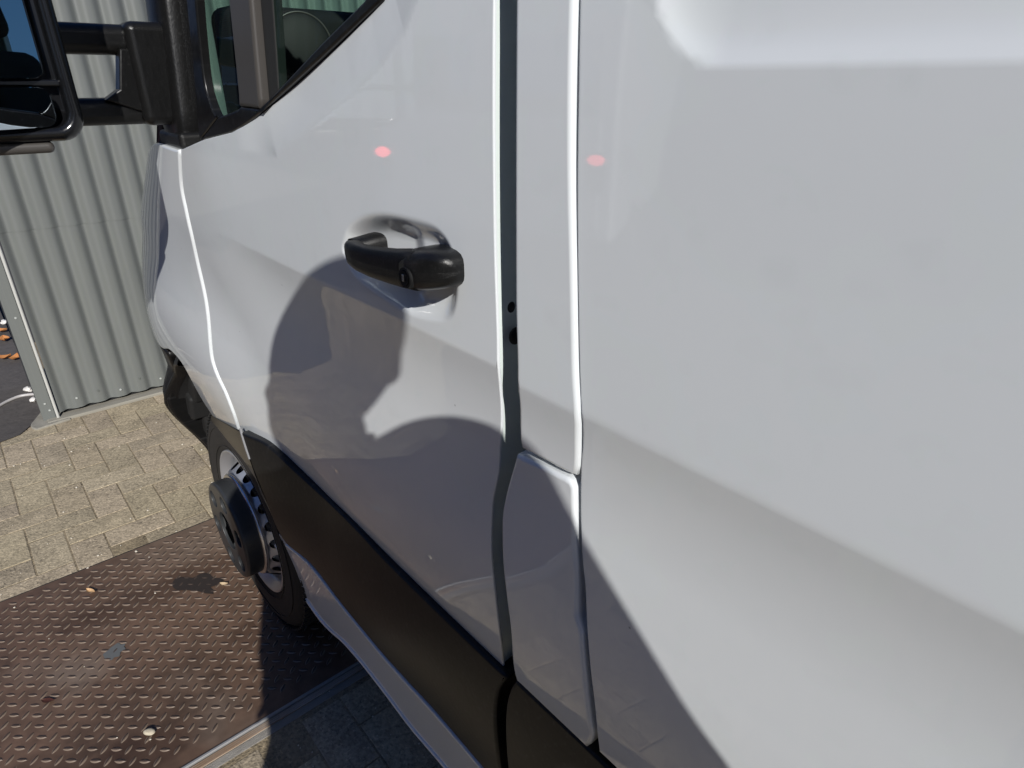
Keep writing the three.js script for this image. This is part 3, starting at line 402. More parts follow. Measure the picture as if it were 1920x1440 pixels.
{
  const list = [];
  for (let i = -8; i < 60; i++) for (let j = -30; j < 14; j++) {
    const k = (((i - j) % 4) + 4) % 4; if (k !== 0 && k !== 2) continue;
    const cx = X0 + (i + (k === 0 ? 1 : 0.5)) * W, cz = Z0 - (j + (k === 0 ? 0.5 : 0)) * W, hx = k === 0 ? W : W / 2;
    if (cz > 1.75 || cx < -3.68 - hx || (cx + hx > plateX + 0.07 && cx - hx < railX - 0.02 && cz > -1.4)) continue;
    if (cx + hx > plateX - 0.004 && cx - hx < railX + 0.06 && cz > -1.4) { if (cx < plateX || cx > railX) list.push({ cx, cz, k, cut: cx < plateX ? -1 : 1 }); continue; }
    list.push({ cx, cz, k });
  }
  const far = [];
  let n = 0;
  for (const p of list) {
    const near = (p.cx < plateX + 0.1 && p.cz > -0.6 && p.cz < 0.85) || (p.cx > railX - 0.05 && p.cx < -0.3 && p.cz > -0.75 && p.cz < 0.55);
    const h = hash(Math.round(p.cx * 100), Math.round(p.cz * 100), 3), y = -0.0004 + 0.0016 * hash(Math.round(p.cx * 100), Math.round(p.cz * 100), 5), tilt = (h - 0.5) * 0.012;
    let g = paverGeo[Math.floor(h * 3)], cx = p.cx;
    if (p.cut) {             // cut to length at the steel frame
      const hx = p.k === 0 ? W : W / 2, lo = p.cut < 0 ? cx - hx : Math.max(cx - hx, railX + 0.052), hi = p.cut < 0 ? Math.min(cx + hx, plateX - 0.003) : cx + hx; if (hi - lo < 0.02) continue;
      g = new RoundedBoxGeometry(hi - lo - 0.005, 0.06, (p.k === 0 ? W : 2 * W) - 0.004, 2, 0.003); const uv = g.attributes.uv, q = g.attributes.position; for (let i = 0; i < q.count; i++) uv.setXY(i, q.getX(i) / 0.4 + h * 5, q.getZ(i) / 0.4 + q.getY(i) * 2); g.translate(0, -0.03, 0); cx = (lo + hi) / 2;
    }
    if (near && n < 300) { n++; const m = mesh('paver', g, paverM[Math.floor(h * 977) % 9], pave); m.position.set(cx, y, p.cz); m.rotation.set(tilt, p.cut ? 0 : p.k === 2 ? Math.PI / 2 : 0, -tilt * 0.7); }
    else { const c = g.clone(); if (!p.cut && p.k === 2) c.rotateY(Math.PI / 2); c.translate(cx, y, p.cz); far.push(c); }
  }
  if (far.length) { const m = mesh('paver', mergeGeometries(far), paverM[0], pave); m.userData.kind = 'stuff'; }
}
// steel tread plate in its frame
const plate = thing('tread_plate', 'rusty brown steel tread plate let into the paving under the front wheel', 'steel plate');
const rust = tex(1024, (u, v) => {
  const n = fbm(u, v, 5, 91, 5), d = sstep(0.44, 0.66, fbm(u, v, 4, 95, 5)), f = fbm(u, v, 60, 97, 2), st = sstep(0.6, 0.74, fbm(u, v * 0.5, 9, 99, 3));
  const k = 0.75 + 0.6 * (n - 0.5) + 0.5 * (f - 0.5); let c = [0.19 * k, 0.116 * k, 0.077 * k]; const dust = 0.6 * d * (0.6 + 0.6 * f); c = c.map((q, i) => lerp(q, [0.29, 0.24, 0.19][i], dust)); return c.map((q, i) => lerp(q, [0.055, 0.028, 0.017][i], 0.5 * st * (1 - d)));
}, true); rust.repeat.set(0.55, 0.55);
const rustM = new THREE.MeshPhysicalMaterial({ map: rust, roughness: 0.5, metalness: 0.25, bumpMap: grainT, bumpScale: 0.0004 });
const barM = new THREE.MeshPhysicalMaterial({ color: lin(0.17, 0.13, 0.10), roughness: 0.42, metalness: 0.3 });
{
  const g = new THREE.PlaneGeometry(railX - plateX, 3.2, 40, 120); g.rotateX(-Math.PI / 2); const cx = (railX + plateX) / 2, cz = 0.3; g.translate(cx, 0, cz); const p = g.attributes.position, uv = g.attributes.uv; for (let i = 0; i < p.count; i++) { const x = p.getX(i), z = p.getZ(i); uv.setXY(i, x, z); p.setY(i, 0.0035 + 0.002 * (fbm(x * 0.1 + 0.5, z * 0.1 + 0.5, 8, 5, 3) - 0.5)); } g.computeVertexNormals();
  mesh('plate_sheet', g, rustM, plate);
  // a raised lens-shaped bar
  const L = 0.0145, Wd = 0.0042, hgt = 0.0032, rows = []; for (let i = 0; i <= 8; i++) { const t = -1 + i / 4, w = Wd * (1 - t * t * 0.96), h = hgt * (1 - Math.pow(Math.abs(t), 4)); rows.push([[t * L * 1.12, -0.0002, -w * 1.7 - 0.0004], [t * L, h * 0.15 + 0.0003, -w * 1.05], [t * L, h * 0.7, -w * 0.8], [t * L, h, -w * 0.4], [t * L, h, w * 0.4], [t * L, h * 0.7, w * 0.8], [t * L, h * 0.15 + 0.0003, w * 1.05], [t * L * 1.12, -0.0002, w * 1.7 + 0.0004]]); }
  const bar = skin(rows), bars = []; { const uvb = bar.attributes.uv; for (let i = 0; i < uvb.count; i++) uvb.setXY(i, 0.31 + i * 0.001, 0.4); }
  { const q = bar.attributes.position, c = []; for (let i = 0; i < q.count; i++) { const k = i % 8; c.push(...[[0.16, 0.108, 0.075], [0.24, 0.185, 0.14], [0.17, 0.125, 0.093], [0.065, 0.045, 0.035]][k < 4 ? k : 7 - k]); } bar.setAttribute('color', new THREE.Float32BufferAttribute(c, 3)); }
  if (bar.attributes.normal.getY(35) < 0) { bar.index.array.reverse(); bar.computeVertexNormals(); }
  const pxs = 0.0415, pzs = 0.0467;
  for (let i = -3; i < 26; i++) for (let j = -32; j < 40; j++) for (const d of [0, 1]) { const x = -1.9265 + 15 * pxs - i * pxs + (d ? 0.0208 : 0) , z = 0.5665 + j * pzs + (d ? -0.0233 : 0); if (x < plateX + 0.02 || x > railX - 0.045 || z < -1.25 || z > 1.85) continue; bars.push([x, z, d]); }
  bars.sort((a, b) => Math.hypot(a[0], a[1] - 0.45) - Math.hypot(b[0], b[1] - 0.45));
  const vis = bars.filter(b => b[1] < 0.72 + (b[0] + 1.3) * -0.28 && b[1] > -0.3), rest = bars.filter(b => !vis.includes(b));
  const place = (b) => { const k = hash(Math.round(b[0] * 999), Math.round(b[1] * 999), 8); return [b[0], 0.0032 - 0.0005 * k, b[1], (b[2] ? -1 : 1) * (49 + 3 * (k - 0.5)) * R]; };
  const far = [...vis.slice(300), ...rest].map(b => { const q = place(b), c = bar.clone(); c.rotateY(q[3]); c.translate(q[0], q[1], q[2]); const uv = c.attributes.uv, pp = c.attributes.position; for (let i = 0; i < uv.count; i++) uv.setXY(i, pp.getX(i), pp.getZ(i)); return c; });
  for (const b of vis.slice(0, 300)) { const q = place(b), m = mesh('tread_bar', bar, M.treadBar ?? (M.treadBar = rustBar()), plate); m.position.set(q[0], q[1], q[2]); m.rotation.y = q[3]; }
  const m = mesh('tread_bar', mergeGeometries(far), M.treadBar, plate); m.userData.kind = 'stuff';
}
for (const [px, col, r, sq] of [[[[-1.950,0.080]][0], [0.03, 0.022, 0.018], 0.085, 0.6], [[[-1.819,0.359]][0], [0.12, 0.125, 0.125], 0.024, 1.2]]) { const s = new THREE.Shape(); for (let i = 0; i <= 30; i++) { const t = i / 30 * Math.PI * 2, q = r * (0.55 + 0.75 * vnoise(Math.cos(t) * 2.2 + 9, Math.sin(t) * 2.2 + 9 + r * 40, 64, 4)); const x = Math.cos(t) * q, y = Math.sin(t) * q * sq; i ? s.lineTo(x, y) : s.moveTo(x, y); } const g = new THREE.ShapeGeometry(s); g.rotateX(-Math.PI / 2); const o = mesh('stain', g, new THREE.MeshStandardMaterial({ color: lin(...col), roughness: 0.6 }), plate); o.position.set(px[0], 0.0056, px[1]); o.rotation.y = 0.7; }
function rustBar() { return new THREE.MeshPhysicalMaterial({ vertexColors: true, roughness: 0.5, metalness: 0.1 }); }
{
  const frameMat = new THREE.MeshStandardMaterial({ map: tex(256, (u, v) => { const n = fbm(u, v, 9, 101, 4), s = sstep(0.4, 0.6, n); return [lerp(0.36, 0.20, s), lerp(0.33, 0.115, s), lerp(0.29, 0.055, s)]; }, true, 3), roughness: 0.7 });
  const edgeM = new THREE.MeshStandardMaterial({ color: lin(0.30, 0.30, 0.30), roughness: 0.5, metalness: 0.2 });
  mesh('frame_edge', box(railX - 0.002, railX + 0.006, -0.05, 0.008, -1.3, 1.9, 0.002), edgeM, plate);
  mesh('frame_angle', box(railX + 0.008, railX + 0.027, -0.05, 0.003, -1.3, 1.9, 0.002), frameMat, plate);
  mesh('frame_grout', box(railX + 0.027, railX + 0.052, -0.05, 0.0, -1.3, 1.9, 0.003), new THREE.MeshStandardMaterial({ color: lin(0.30, 0.28, 0.25), roughness: 0.95, bumpMap: paverBump, bumpScale: 0.002 }), plate);
  mesh('frame_edge', box(plateX - 0.004, plateX, -0.05, 0.004, -1.3, 1.9, 0.001), M.dark, plate);
}
// asphalt beyond the corner of the wall
{
  const s = new THREE.Shape(); const P = [[-3.55, -5], [-3.545, -0.60], [-3.55, -0.49], [-3.575, -0.41], [-3.66, -0.35], [-3.72, -0.30], [-3.84, -0.285], [-30, -0.285], [-30, -30], [-3.55, -30]]; s.moveTo(...P[0]); for (const p of P.slice(1)) s.lineTo(...p);
  const g = new THREE.ShapeGeometry(s); g.rotateX(-Math.PI / 2); g.translate(0, 0.006, 0);
  struct('asphalt', g, new THREE.MeshStandardMaterial({ map: tex(512, (u, v) => { const n = fbm(u, v, 5, 111, 5), f = fbm(u, v, 110, 113, 2), k = 0.052 + 0.05 * n + 0.03 * (f - 0.5); return [k * 1.12, k, k * 0.92]; }, true, 0.6), roughness: 0.9, bumpMap: paverBump, bumpScale: 0.002 }));
}

// ---------------------------------------------------------------- corrugated metal wall
const wallT = tex(1024, (u, v) => { const n = fbm(u, v, 4, 121, 5), st = fbm(u * 6, v * 0.5, 8, 123, 3), sp = Math.max(0, vnoise(u * 90, v * 90, 90, 127) - 0.93) * 3, k = 0.93 + 0.12 * (n - 0.5) + 0.10 * (st - 0.5) + sp * 0.2; return [0.160 * k, 0.170 * k, 0.162 * k]; }, true, 0.5);
const wallM = new THREE.MeshPhysicalMaterial({ map: wallT, roughness: 0.5 });
const wall = thing('corrugated_wall', 'grey green corrugated metal wall behind the van mirror and bonnet', 'wall', [-3.655, 0, 0.238]);
{
  const P = 0.0985, amp = 0.0102, sheet = (z0, z1, y0, y1, off) => { const cols = Math.round((z0 - z1) / P * 14), rows = []; for (const y of [y0, y0 + 0.004, lerp(y0, y1, 0.5), y1]) { const r = []; for (let i = 0; i <= cols; i++) { const z = lerp(z0, z1, i / cols), ph = z / P * Math.PI * 2, w = Math.cos(ph); r.push([amp * (w - 0.25 * Math.cos(2 * ph)) + off, y, z]); } rows.push(r); } const g = skin(rows); const q = g.attributes.position, uv = g.attributes.uv; for (let i = 0; i < q.count; i++) uv.setXY(i, q.getZ(i), q.getY(i)); return g; };
  const n = 9; for (let i = 0; i < 6; i++) { const a = -0.012 - i * n * P, b = a - n * P - 0.03; mesh('sheet', sheet(a, b, 0.035, 0.96, i % 2 * 0.0012), wallM, wall); mesh('sheet', sheet(a, b, 0.935, 3.2, 0.0014 + i % 2 * 0.0006), wallM, wall); }
  mesh('corner_trim', box(-0.02, 0.004, 0.005, 3.2, 0.008, 0.062, 0.002), wallM, wall);
  mesh('trim_bead', tube([[0.012, 0.008, 0.0], [0.012, 1.2, 0.0], [0.012, 3.2, 0.0]], 0.007, 10), new THREE.MeshPhysicalMaterial({ color: lin(0.5, 0.5, 0.47), roughness: 0.35 }), wall);
  mesh('side_panel', box(-0.6, -0.021, 0.005, 3.2, 0.035, 0.058, 0.002), new THREE.MeshStandardMaterial({ color: lin(0.05, 0.053, 0.056), roughness: 0.6 }), wall);
  mesh('backing', box(-0.12, -0.03, 0.0, 3.2, -5.6, -0.02), M.dark, wall);
  const concM = new THREE.MeshStandardMaterial({ map: tex(256, (u, v) => { const k = 0.8 + 0.5 * (fbm(u, v, 12, 131, 4) - 0.5); return [0.33 * k, 0.31 * k, 0.26 * k]; }, true, 4), roughness: 0.95 });
  mesh('footing', box(-0.12, 0.042, -0.04, 0.014, -5.6, 0.05, 0.008), concM, wall);
  { const s = new THREE.Shape(); s.moveTo(0.05, -0.04); s.lineTo(0.07, 0.10); s.quadraticCurveTo(0.02, 0.13, -0.03, 0.10); s.lineTo(-0.15, 0.045); s.lineTo(-0.15, -0.04); const g = new THREE.ExtrudeGeometry(s, { depth: 0.05, bevelEnabled: true, bevelSize: 0.004, bevelThickness: 0.004, bevelSegments: 2 }); g.rotateX(Math.PI / 2); g.translate(0, 0.006, 0); mesh('apron', g, concM, wall); }
  const sm = new THREE.MeshStandardMaterial({ color: lin(0.42, 0.44, 0.42), roughness: 0.5 }), sd = new THREE.MeshStandardMaterial({ color: lin(0.12, 0.13, 0.12), roughness: 0.6 });
  const scr = [[0.012, 0.09, 0], [0.012, 0.10, 1], [0.012, 0.075, 0], [0.012, 0.11, 1], [0.012, 0.08, 0], [0.012, 0.10, 0]];
  scr.forEach((s, i) => { const g = new THREE.CylinderGeometry(0.0045, 0.0055, 0.006, 8); g.rotateZ(Math.PI / 2); const o = mesh('screw', g, s[2] ? sd : sm, wall); o.position.set(amp * 0.75 + 0.002, s[1], -P * (i + 1) + (i % 2 ? 0 : 0.0)); });
  for (const [y, z] of [[0.06, 0.025], [0.1, 0.035], [0.55, 0.03], [1.1, 0.03]]) { const g = new THREE.CylinderGeometry(0.004, 0.005, 0.005, 8); g.rotateZ(Math.PI / 2); const o = mesh('screw', g, sm, wall); o.position.set(0.005, y, z); }
}

// ---------------------------------------------------------------- small things on the ground
function leafGeo(l, w, curl) { const rows = []; for (let i = 0; i <= 10; i++) { const t = i / 10, ww = w * Math.sin(Math.PI * Math.pow(t, 0.8)) + 0.0004, z = curl * (t - 0.5) ** 2 * 4; rows.push([-1, -0.5, 0, 0.5, 1].map(q => [(t - 0.5) * l, z + Math.abs(q) * curl * 0.9 + 0.001, q * ww])); } return skin(rows); }
function leaf(name, label, x, z, rot, l, w, curl, col, y, group) { const o = mesh(name, leafGeo(l, w, curl), new THREE.MeshStandardMaterial({ color: lin(...col), roughness: 0.7, side: THREE.DoubleSide })); o.position.set(x, y, z); o.rotation.y = rot; o.userData = { label, category: 'leaf' }; if (group) o.userData.group = group; return o; }
const gp = [[-2.145,0.362],[-1.886,0.015],[-1.749,0.536],[-1.461,0.350],[-5.118,0.326],[-4.750,0.360],[-4.697,0.311],[-5.332,0.318],[-5.542,0.287],[-4.133,0.308],[-3.960,0.306],[-3.750,0.438]];
leaf('fallen_leaf', 'curled orange tan leaf lying near the top edge of the brown steel plate', ...gp[0], 0.55, 0.036, 0.008, 0.006, [0.52, 0.33, 0.17], 0.006);
leaf('fallen_leaf', 'small pale crumpled leaf on the steel plate close to the wheel hub', ...gp[1], 0.9, 0.026, 0.008, 0.006, [0.5, 0.38, 0.24], 0.006);
leaf('fallen_leaf', 'dark red brown pointed leaf flat on the steel plate', ...gp[2], 0.85, 0.036, 0.0075, 0.002, [0.06, 0.017, 0.01], 0.006);
{ const g = new THREE.SphereGeometry(0.016, 24, 16); const p = g.attributes.position; for (let i = 0; i < p.count; i++) { const x = p.getX(i), y = p.getY(i), z = p.getZ(i), k = 1 + 0.1 * (vnoise(x * 90 + 9, z * 90 + y * 50 + 9, 64, 3) - 0.5); p.setXYZ(i, x * k, y * 0.38 * k, z * 0.62 * k); } g.computeVertexNormals(); const o = mesh('pebble', g, new THREE.MeshStandardMaterial({ map: tex(128, (u, v) => { const k = 0.7 + 0.6 * fbm(u, v, 8, 141, 3); return [0.5 * k, 0.44 * k, 0.33 * k]; }, true), roughness: 0.85 })); o.position.set(gp[3][0], 0.0105, gp[3][1]); o.rotation.y = 0.75; o.userData = { label: 'pale oval pebble on the brown steel plate near its lower edge', category: 'pebble' }; }
[[4, 'uppermost of the orange leaves on the dark asphalt'], [5, 'orange leaf at the left edge of the asphalt, below another one'], [6, 'orange leaf on the asphalt closest to the corner of the metal wall'], [7, 'small faint brown leaf highest up on the dark asphalt']].forEach(([i, label], n) => leaf('autumn_leaf', label, gp[i][0], gp[i][1], n * 1.3, 0.075, 0.03, 0.015, [0.45, 0.19, 0.06], 0.012));
[[8, 'white scrap at the left edge of the dark asphalt', 0.035], [9, 'white scrap on the asphalt just above the pale hose', 0.03], [10, 'white scrap on the asphalt just below the pale hose', 0.024]].forEach(([i, label, r]) => { const g = new THREE.IcosahedronGeometry(r, 1), p = g.attributes.position; for (let k = 0; k < p.count; k++) { const q = 1 + 0.5 * (hash(Math.round(p.getX(k) * 900), Math.round(p.getY(k) * 900 + p.getZ(k) * 500), 6) - 0.5); p.setXYZ(k, p.getX(k) * q, p.getY(k) * 0.45 * q, p.getZ(k) * q * 0.7); } g.computeVertexNormals(); const o = mesh('paper_scrap', g, new THREE.MeshStandardMaterial({ color: lin(0.75, 0.72, 0.68), roughness: 0.8 })); o.position.set(gp[i][0], 0.016, gp[i][1]); o.userData = { label, category: 'litter' }; });
{ const h = [[-4.035,0.285],[-4.054,0.317],[-4.063,0.357],[-4.039,0.406],[-3.997,0.451],[-3.889,0.548]]; const o = mesh('hose', tube(h.map(p => [p[0], 0.013, p[1]]), 0.008, 8), new THREE.MeshPhysicalMaterial({ color: lin(0.45, 0.43, 0.42), roughness: 0.35 })); o.userData = { label: 'thin pale hose lying on the dark asphalt by the wall corner', category: 'hose' }; }
// grit on the paving
{ const g = [], n = 420; for (let i = 0; i < n; i++) { const x = lerp(-3.5, -0.4, rnd()), z = lerp(-0.6, 0.8, rnd()); if (x > plateX && x < railX && rnd() < 0.8) continue; const r = 0.0018 + 0.004 * rnd() ** 3; const e = new THREE.IcosahedronGeometry(r, 0); e.scale(1, 0.6, 0.8); e.rotateY(rnd() * 6); e.translate(x, r * 0.4 + 0.001 + (x > plateX && x < railX ? 0.003 : 0), z); g.push(e); } const o = mesh('grit', mergeGeometries(g), new THREE.MeshStandardMaterial({ color: lin(0.62, 0.57, 0.48), roughness: 0.7 })); o.userData = { kind: 'stuff', label: 'loose pale grit scattered over the paving and the steel plate', category: 'grit' }; }

// ---------------------------------------------------------------- the photographer, seen as a shadow and in reflections
function blob(bones, size, n, ctr) {           // tapered capsules joined by a smooth minimum, meshed by marching cubes
  const mc = new MarchingCubes(n, new THREE.MeshStandardMaterial(), false, false, 400000); mc.isolation = 0; const half = size / 2;
  const f = mc.field; f.fill(-1);
  for (let k = 1; k < n - 1; k++) for (let j = 1; j < n - 1; j++) for (let i = 1; i < n - 1; i++) {
    const x = ctr[0] + (2 * i / n - 1) * half, y = ctr[1] + (2 * j / n - 1) * half, z = ctr[2] + (2 * k / n - 1) * half; let d = 1;
    for (const b of bones) { const [A, B, ra, rb, kk] = b, vx = B[0] - A[0], vy = B[1] - A[1], vz = B[2] - A[2], t = clamp(((x - A[0]) * vx + (y - A[1]) * vy + (z - A[2]) * vz) / (vx * vx + vy * vy + vz * vz || 1)), q = Math.hypot(x - A[0] - t * vx, y - A[1] - t * vy, z - A[2] - t * vz) - lerp(ra, rb, t); if (q > 0.25) { d = Math.min(d, q); continue; } const s = kk ?? 0.03, h = clamp(0.5 + 0.5 * (d - q) / s); d = lerp(d, q, h) - s * h * (1 - h); }
    f[i + j * n + k * n * n] = -d;
  }
  mc.update(); const c = mc.count, g = new THREE.BufferGeometry(); const p = new Float32Array(c * 3), q = new Float32Array(c * 3);
  for (let i = 0; i < c * 3; i++) { p[i] = ctr[i % 3] + mc.positionArray[i] * half; q[i] = mc.normalArray[i]; }
  g.setAttribute('position', new THREE.BufferAttribute(p, 3)); g.setAttribute('normal', new THREE.BufferAttribute(q, 3)); return g;
}
const man = thing('person', 'person in long dark coat holding up a phone, shadow falling on the van', 'person', [0.159, 0, 0.502]);
{
  // own axes: x to the person's left, y up, z the way the person faces
  man.rotation.y = Math.atan2(-0.902, -0.431);
  const body1 = [
    [[-0.17, 0.74, 0], [0.17, 0.74, 0], 0.11, 0.11, 0.06], [[-0.15, 0.92, 0], [0.15, 0.92, 0], 0.13, 0.13, 0.06], [[-0.135, 1.08, 0], [0.12, 1.06, 0], 0.135, 0.135, 0.06], [[-0.09, 1.22, 0], [0.09, 1.22, 0], 0.135, 0.135, 0.06], [[-0.09, 1.42, 0], [0.09, 1.42, 0], 0.15, 0.15],
    [[-0.13, 1.55, 0.02], [0.22, 1.52, 0], 0.088, 0.09], [[0, 1.56, 0], [0.0, 1.68, 0.02], 0.075, 0.07],
    [[0.235, 1.50, 0], [0.255, 1.22, -0.01], 0.088, 0.066], [[0.255, 1.22, -0.01], [0.262, 0.97, 0.05], 0.066, 0.046],
    [[-0.14, 1.575, 0.03], [-0.255, 1.25, 0.05], 0.088, 0.072], [[-0.255, 1.25, 0.05], [-0.15, 1.44, 0.06], 0.064, 0.042],
  ];
  const legs = [[[-0.10, 0.95, 0], [-0.11, 0.50, 0.02], 0.105, 0.068], [[-0.11, 0.50, 0.02], [-0.12, 0.09, -0.01], 0.066, 0.052], [[0.10, 0.95, 0], [0.11, 0.50, 0.02], 0.105, 0.068], [[0.11, 0.50, 0.02], [0.12, 0.09, -0.01], 0.066, 0.052]];
  const cloth = new THREE.MeshStandardMaterial({ color: lin(0.03, 0.034, 0.045), roughness: 0.9 }), denim = new THREE.MeshStandardMaterial({ color: lin(0.05, 0.07, 0.12), roughness: 0.95 }), skinM = new THREE.MeshStandardMaterial({ color: lin(0.5, 0.32, 0.24), roughness: 0.55 }), hair = new THREE.MeshStandardMaterial({ color: lin(0.05, 0.03, 0.02), roughness: 0.8 });
  mesh('jacket', blob(body1, 1.3, 100, [0, 1.18, 0.02]), cloth, man);
  mesh('trousers', blob(legs, 1.3, 80, [0, 0.55, 0]), denim, man);
  mesh('shoe', blob([[[-0.12, 0.05, -0.05], [-0.14, 0.035, 0.15], 0.046, 0.04]], 0.4, 40, [-0.13, 0.06, 0.05]), M.rubber, man);
  mesh('shoe', blob([[[0.12, 0.05, -0.05], [0.14, 0.035, 0.15], 0.046, 0.04]], 0.4, 40, [0.13, 0.06, 0.05]), M.rubber, man);
  const hd = mesh('head', blob([[[-0.005, 1.725, 0.0], [-0.005, 1.715, 0.03], 0.094, 0.09, 0.02], [[-0.005, 1.66, 0.05], [-0.005, 1.635, 0.07], 0.062, 0.04, 0.04], [[0.01, 1.60, 0.0], [0.01, 1.53, 0], 0.06, 0.062, 0.03], [[-0.005, 1.69, 0.115], [-0.005, 1.66, 0.128], 0.008, 0.013, 0.02], [[0.088, 1.70, 0.01], [0.09, 1.66, 0.01], 0.018, 0.012, 0.01], [[-0.098, 1.70, 0.01], [-0.10, 1.66, 0.01], 0.018, 0.012, 0.01], [[-0.03, 1.628, 0.112], [0.02, 1.628, 0.112], 0.008, 0.008, 0.01]], 0.5, 88, [0, 1.68, 0.02]), skinM, man);
  for (const x of [-0.038, 0.028]) { const e = mesh('eye', new THREE.SphereGeometry(0.012, 16, 10), M.gloss, hd); e.position.set(x, 1.70, 0.108); }
  mesh('hair', blob([[[-0.016, 1.738, -0.02], [-0.012, 1.722, 0.0], 0.104, 0.098, 0.02], [[0.034, 1.66, -0.045], [0.030, 1.56, -0.045], 0.076, 0.056, 0.05]], 0.5, 56, [0, 1.68, -0.03]), hair, man);
  for (const o of man.children) if (['head', 'hair', 'hair_strand'].includes(o.name)) { o.scale.setScalar(1.06); o.position.y = 0.0; }
  // hands: palm, four bent fingers and a thumb
  const hand = (o, s, curl, dir) => { const [ax, ay, az] = dir, B = [[[0, 0, 0], [0, 0.085, 0], 0.026, 0.030, 0.02]]; const P = (x, y, z) => [x, y, z]; for (let i = 0; i < 4; i++) { const x = (-0.027 + i * 0.018) * s, L = [0.05, 0.058, 0.053, 0.042][i]; B.push([P(x, 0.085, 0), P(x * 1.08, 0.085 + L * 0.55, 0.012 * curl), 0.0095, 0.009, 0.008]); B.push([P(x * 1.08, 0.085 + L * 0.55, 0.012 * curl), P(x * 1.1, 0.085 + L * 0.9, 0.035 * curl), 0.009, 0.0078, 0.008]); } B.push([P(-0.028 * s, 0.025, 0.004), P(-0.058 * s, 0.06, 0.022), 0.014, 0.011, 0.012]); B.push([P(-0.058 * s, 0.06, 0.022), P(-0.055 * s, 0.09, 0.036), 0.011, 0.0085, 0.01]); const g = blob(B, 0.26, 72, [0, 0.07, 0.01]); g.rotateX(ax); g.rotateZ(az); g.rotateY(ay); g.translate(...o); return g; };
  mesh('hand', hand([0.262, 0.98, 0.05], -1, 0.6, [0, 1.3, Math.PI]), skinM, man);
  mesh('hand', hand([-0.125, 1.385, 0.05], 1, 0.8, [0.1, 0, -0.9]), skinM, man);
}
{
  const ph = thing('smartphone', 'dark smartphone held up in the right hand of the person', 'phone', [0, 1.55, 0.36]);
  ph.quaternion.copy(camera.quaternion);
  mesh('phone_body', box(-0.125, 0.025, -0.055, 0.018, 0.014, 0.022, 0.0035), M.gloss, ph);
  mesh('lens_ring', (() => { const g = new THREE.CylinderGeometry(0.009, 0.009, 0.002, 24); g.rotateX(Math.PI / 2); g.translate(0, 0, 0.0133); return g; })(), M.chrome, ph);
}

// ---------------------------------------------------------------- what the paint and the mirror reflect: a second van, trees
{
  const v = thing('parked_van', 'white van parked behind the viewer with red tail lamps, mirrored in the paint', 'van', [-3.65, 0, 2.57]);
  v.rotation.y = Math.atan2(0.5, -0.87);      // its tail faces +z of its own axes
  const rows = [[0, 1], [0.06, 0.995], [2.6, 1], [4.6, 1]].map(([q, k]) => { const o = []; const r = 0.14, w = 0.93 - (q === 0 ? 0.04 : 0), h0 = 0.45, h1 = 2.3 - (q === 0 ? 0.04 : 0); for (const [cx, cy, a] of [[w - r, h1 - r, 0], [-w + r, h1 - r, 90], [-w + r, h0 + r, 180], [w - r, h0 + r, 270]]) for (let i = 0; i <= 4; i++) { const t = (a + i * 22.5) * R; o.push([cx + r * Math.cos(t), cy + r * Math.sin(t), -q]); } return o; });
  rows.unshift(rows[0].map(p => [p[0] * 0.01, 1.4 + (p[1] - 1.4) * 0.01, 0])); mesh('body', skin(rows, true), M.paint, v);
  mesh('cab', box(-0.95, 0.95, 0.45, 1.3, -5.7, -4.5, 0.25), M.paint, v);
  for (const s of [-1, 1]) {
    mesh('rear_window', box(s > 0 ? 0.06 : -0.80, s > 0 ? 0.80 : -0.06, 1.42, 1.95, -0.01, 0.012, 0.01), M.paneMirror ?? (M.paneMirror = new THREE.MeshPhysicalMaterial({ color: lin(0.45, 0.5, 0.55), metalness: 1, roughness: 0.03 })), v);
    mesh('rear_door', box(s > 0 ? 0.01 : -0.82, s > 0 ? 0.82 : -0.01, 0.62, 1.36, -0.02, 0.010, 0.01), M.paint, v);
    const lampM = new THREE.MeshStandardMaterial({ color: lin(0.6, 0.02, 0.03), emissive: lin(1, 0.10, 0.12), emissiveIntensity: 6, roughness: 0.3 });
    const tl = mesh('tail_lamp', box(s * 0.8 - 0.06, s * 0.8 + 0.06, 0.88, 1.14, -0.03, 0.02, 0.012), M.gloss, v); mesh('brake_lamp', (() => { const g = new THREE.SphereGeometry(0.06, 24, 14); g.scale(1, 0.62, 0.35); g.translate(s * 0.8, 1.085, 0.02); return g; })(), lampM, v);
    mesh('reverse_lamp', box(s * 0.8 - 0.04, s * 0.8 + 0.04, 0.92, 1.0, 0.0, 0.024, 0.008), M.chrome, v);
    for (const q of [-0.9, -4.7]) { const g = new THREE.TorusGeometry(0.25, 0.1, 14, 40); g.rotateY(Math.PI / 2); g.scale(1.1, 1, 1); const w = mesh('wheel', g, M.rubber, v); w.position.set(s * 0.86, 0.35, q); const h = new THREE.CylinderGeometry(0.19, 0.19, 0.16, 30); h.rotateZ(Math.PI / 2); mesh('rim', h, M.steel, w); }
  }
  mesh('rear_bumper', box(-0.95, 0.95, 0.38, 0.56, -0.05, 0.08, 0.04), M.clad, v);
}
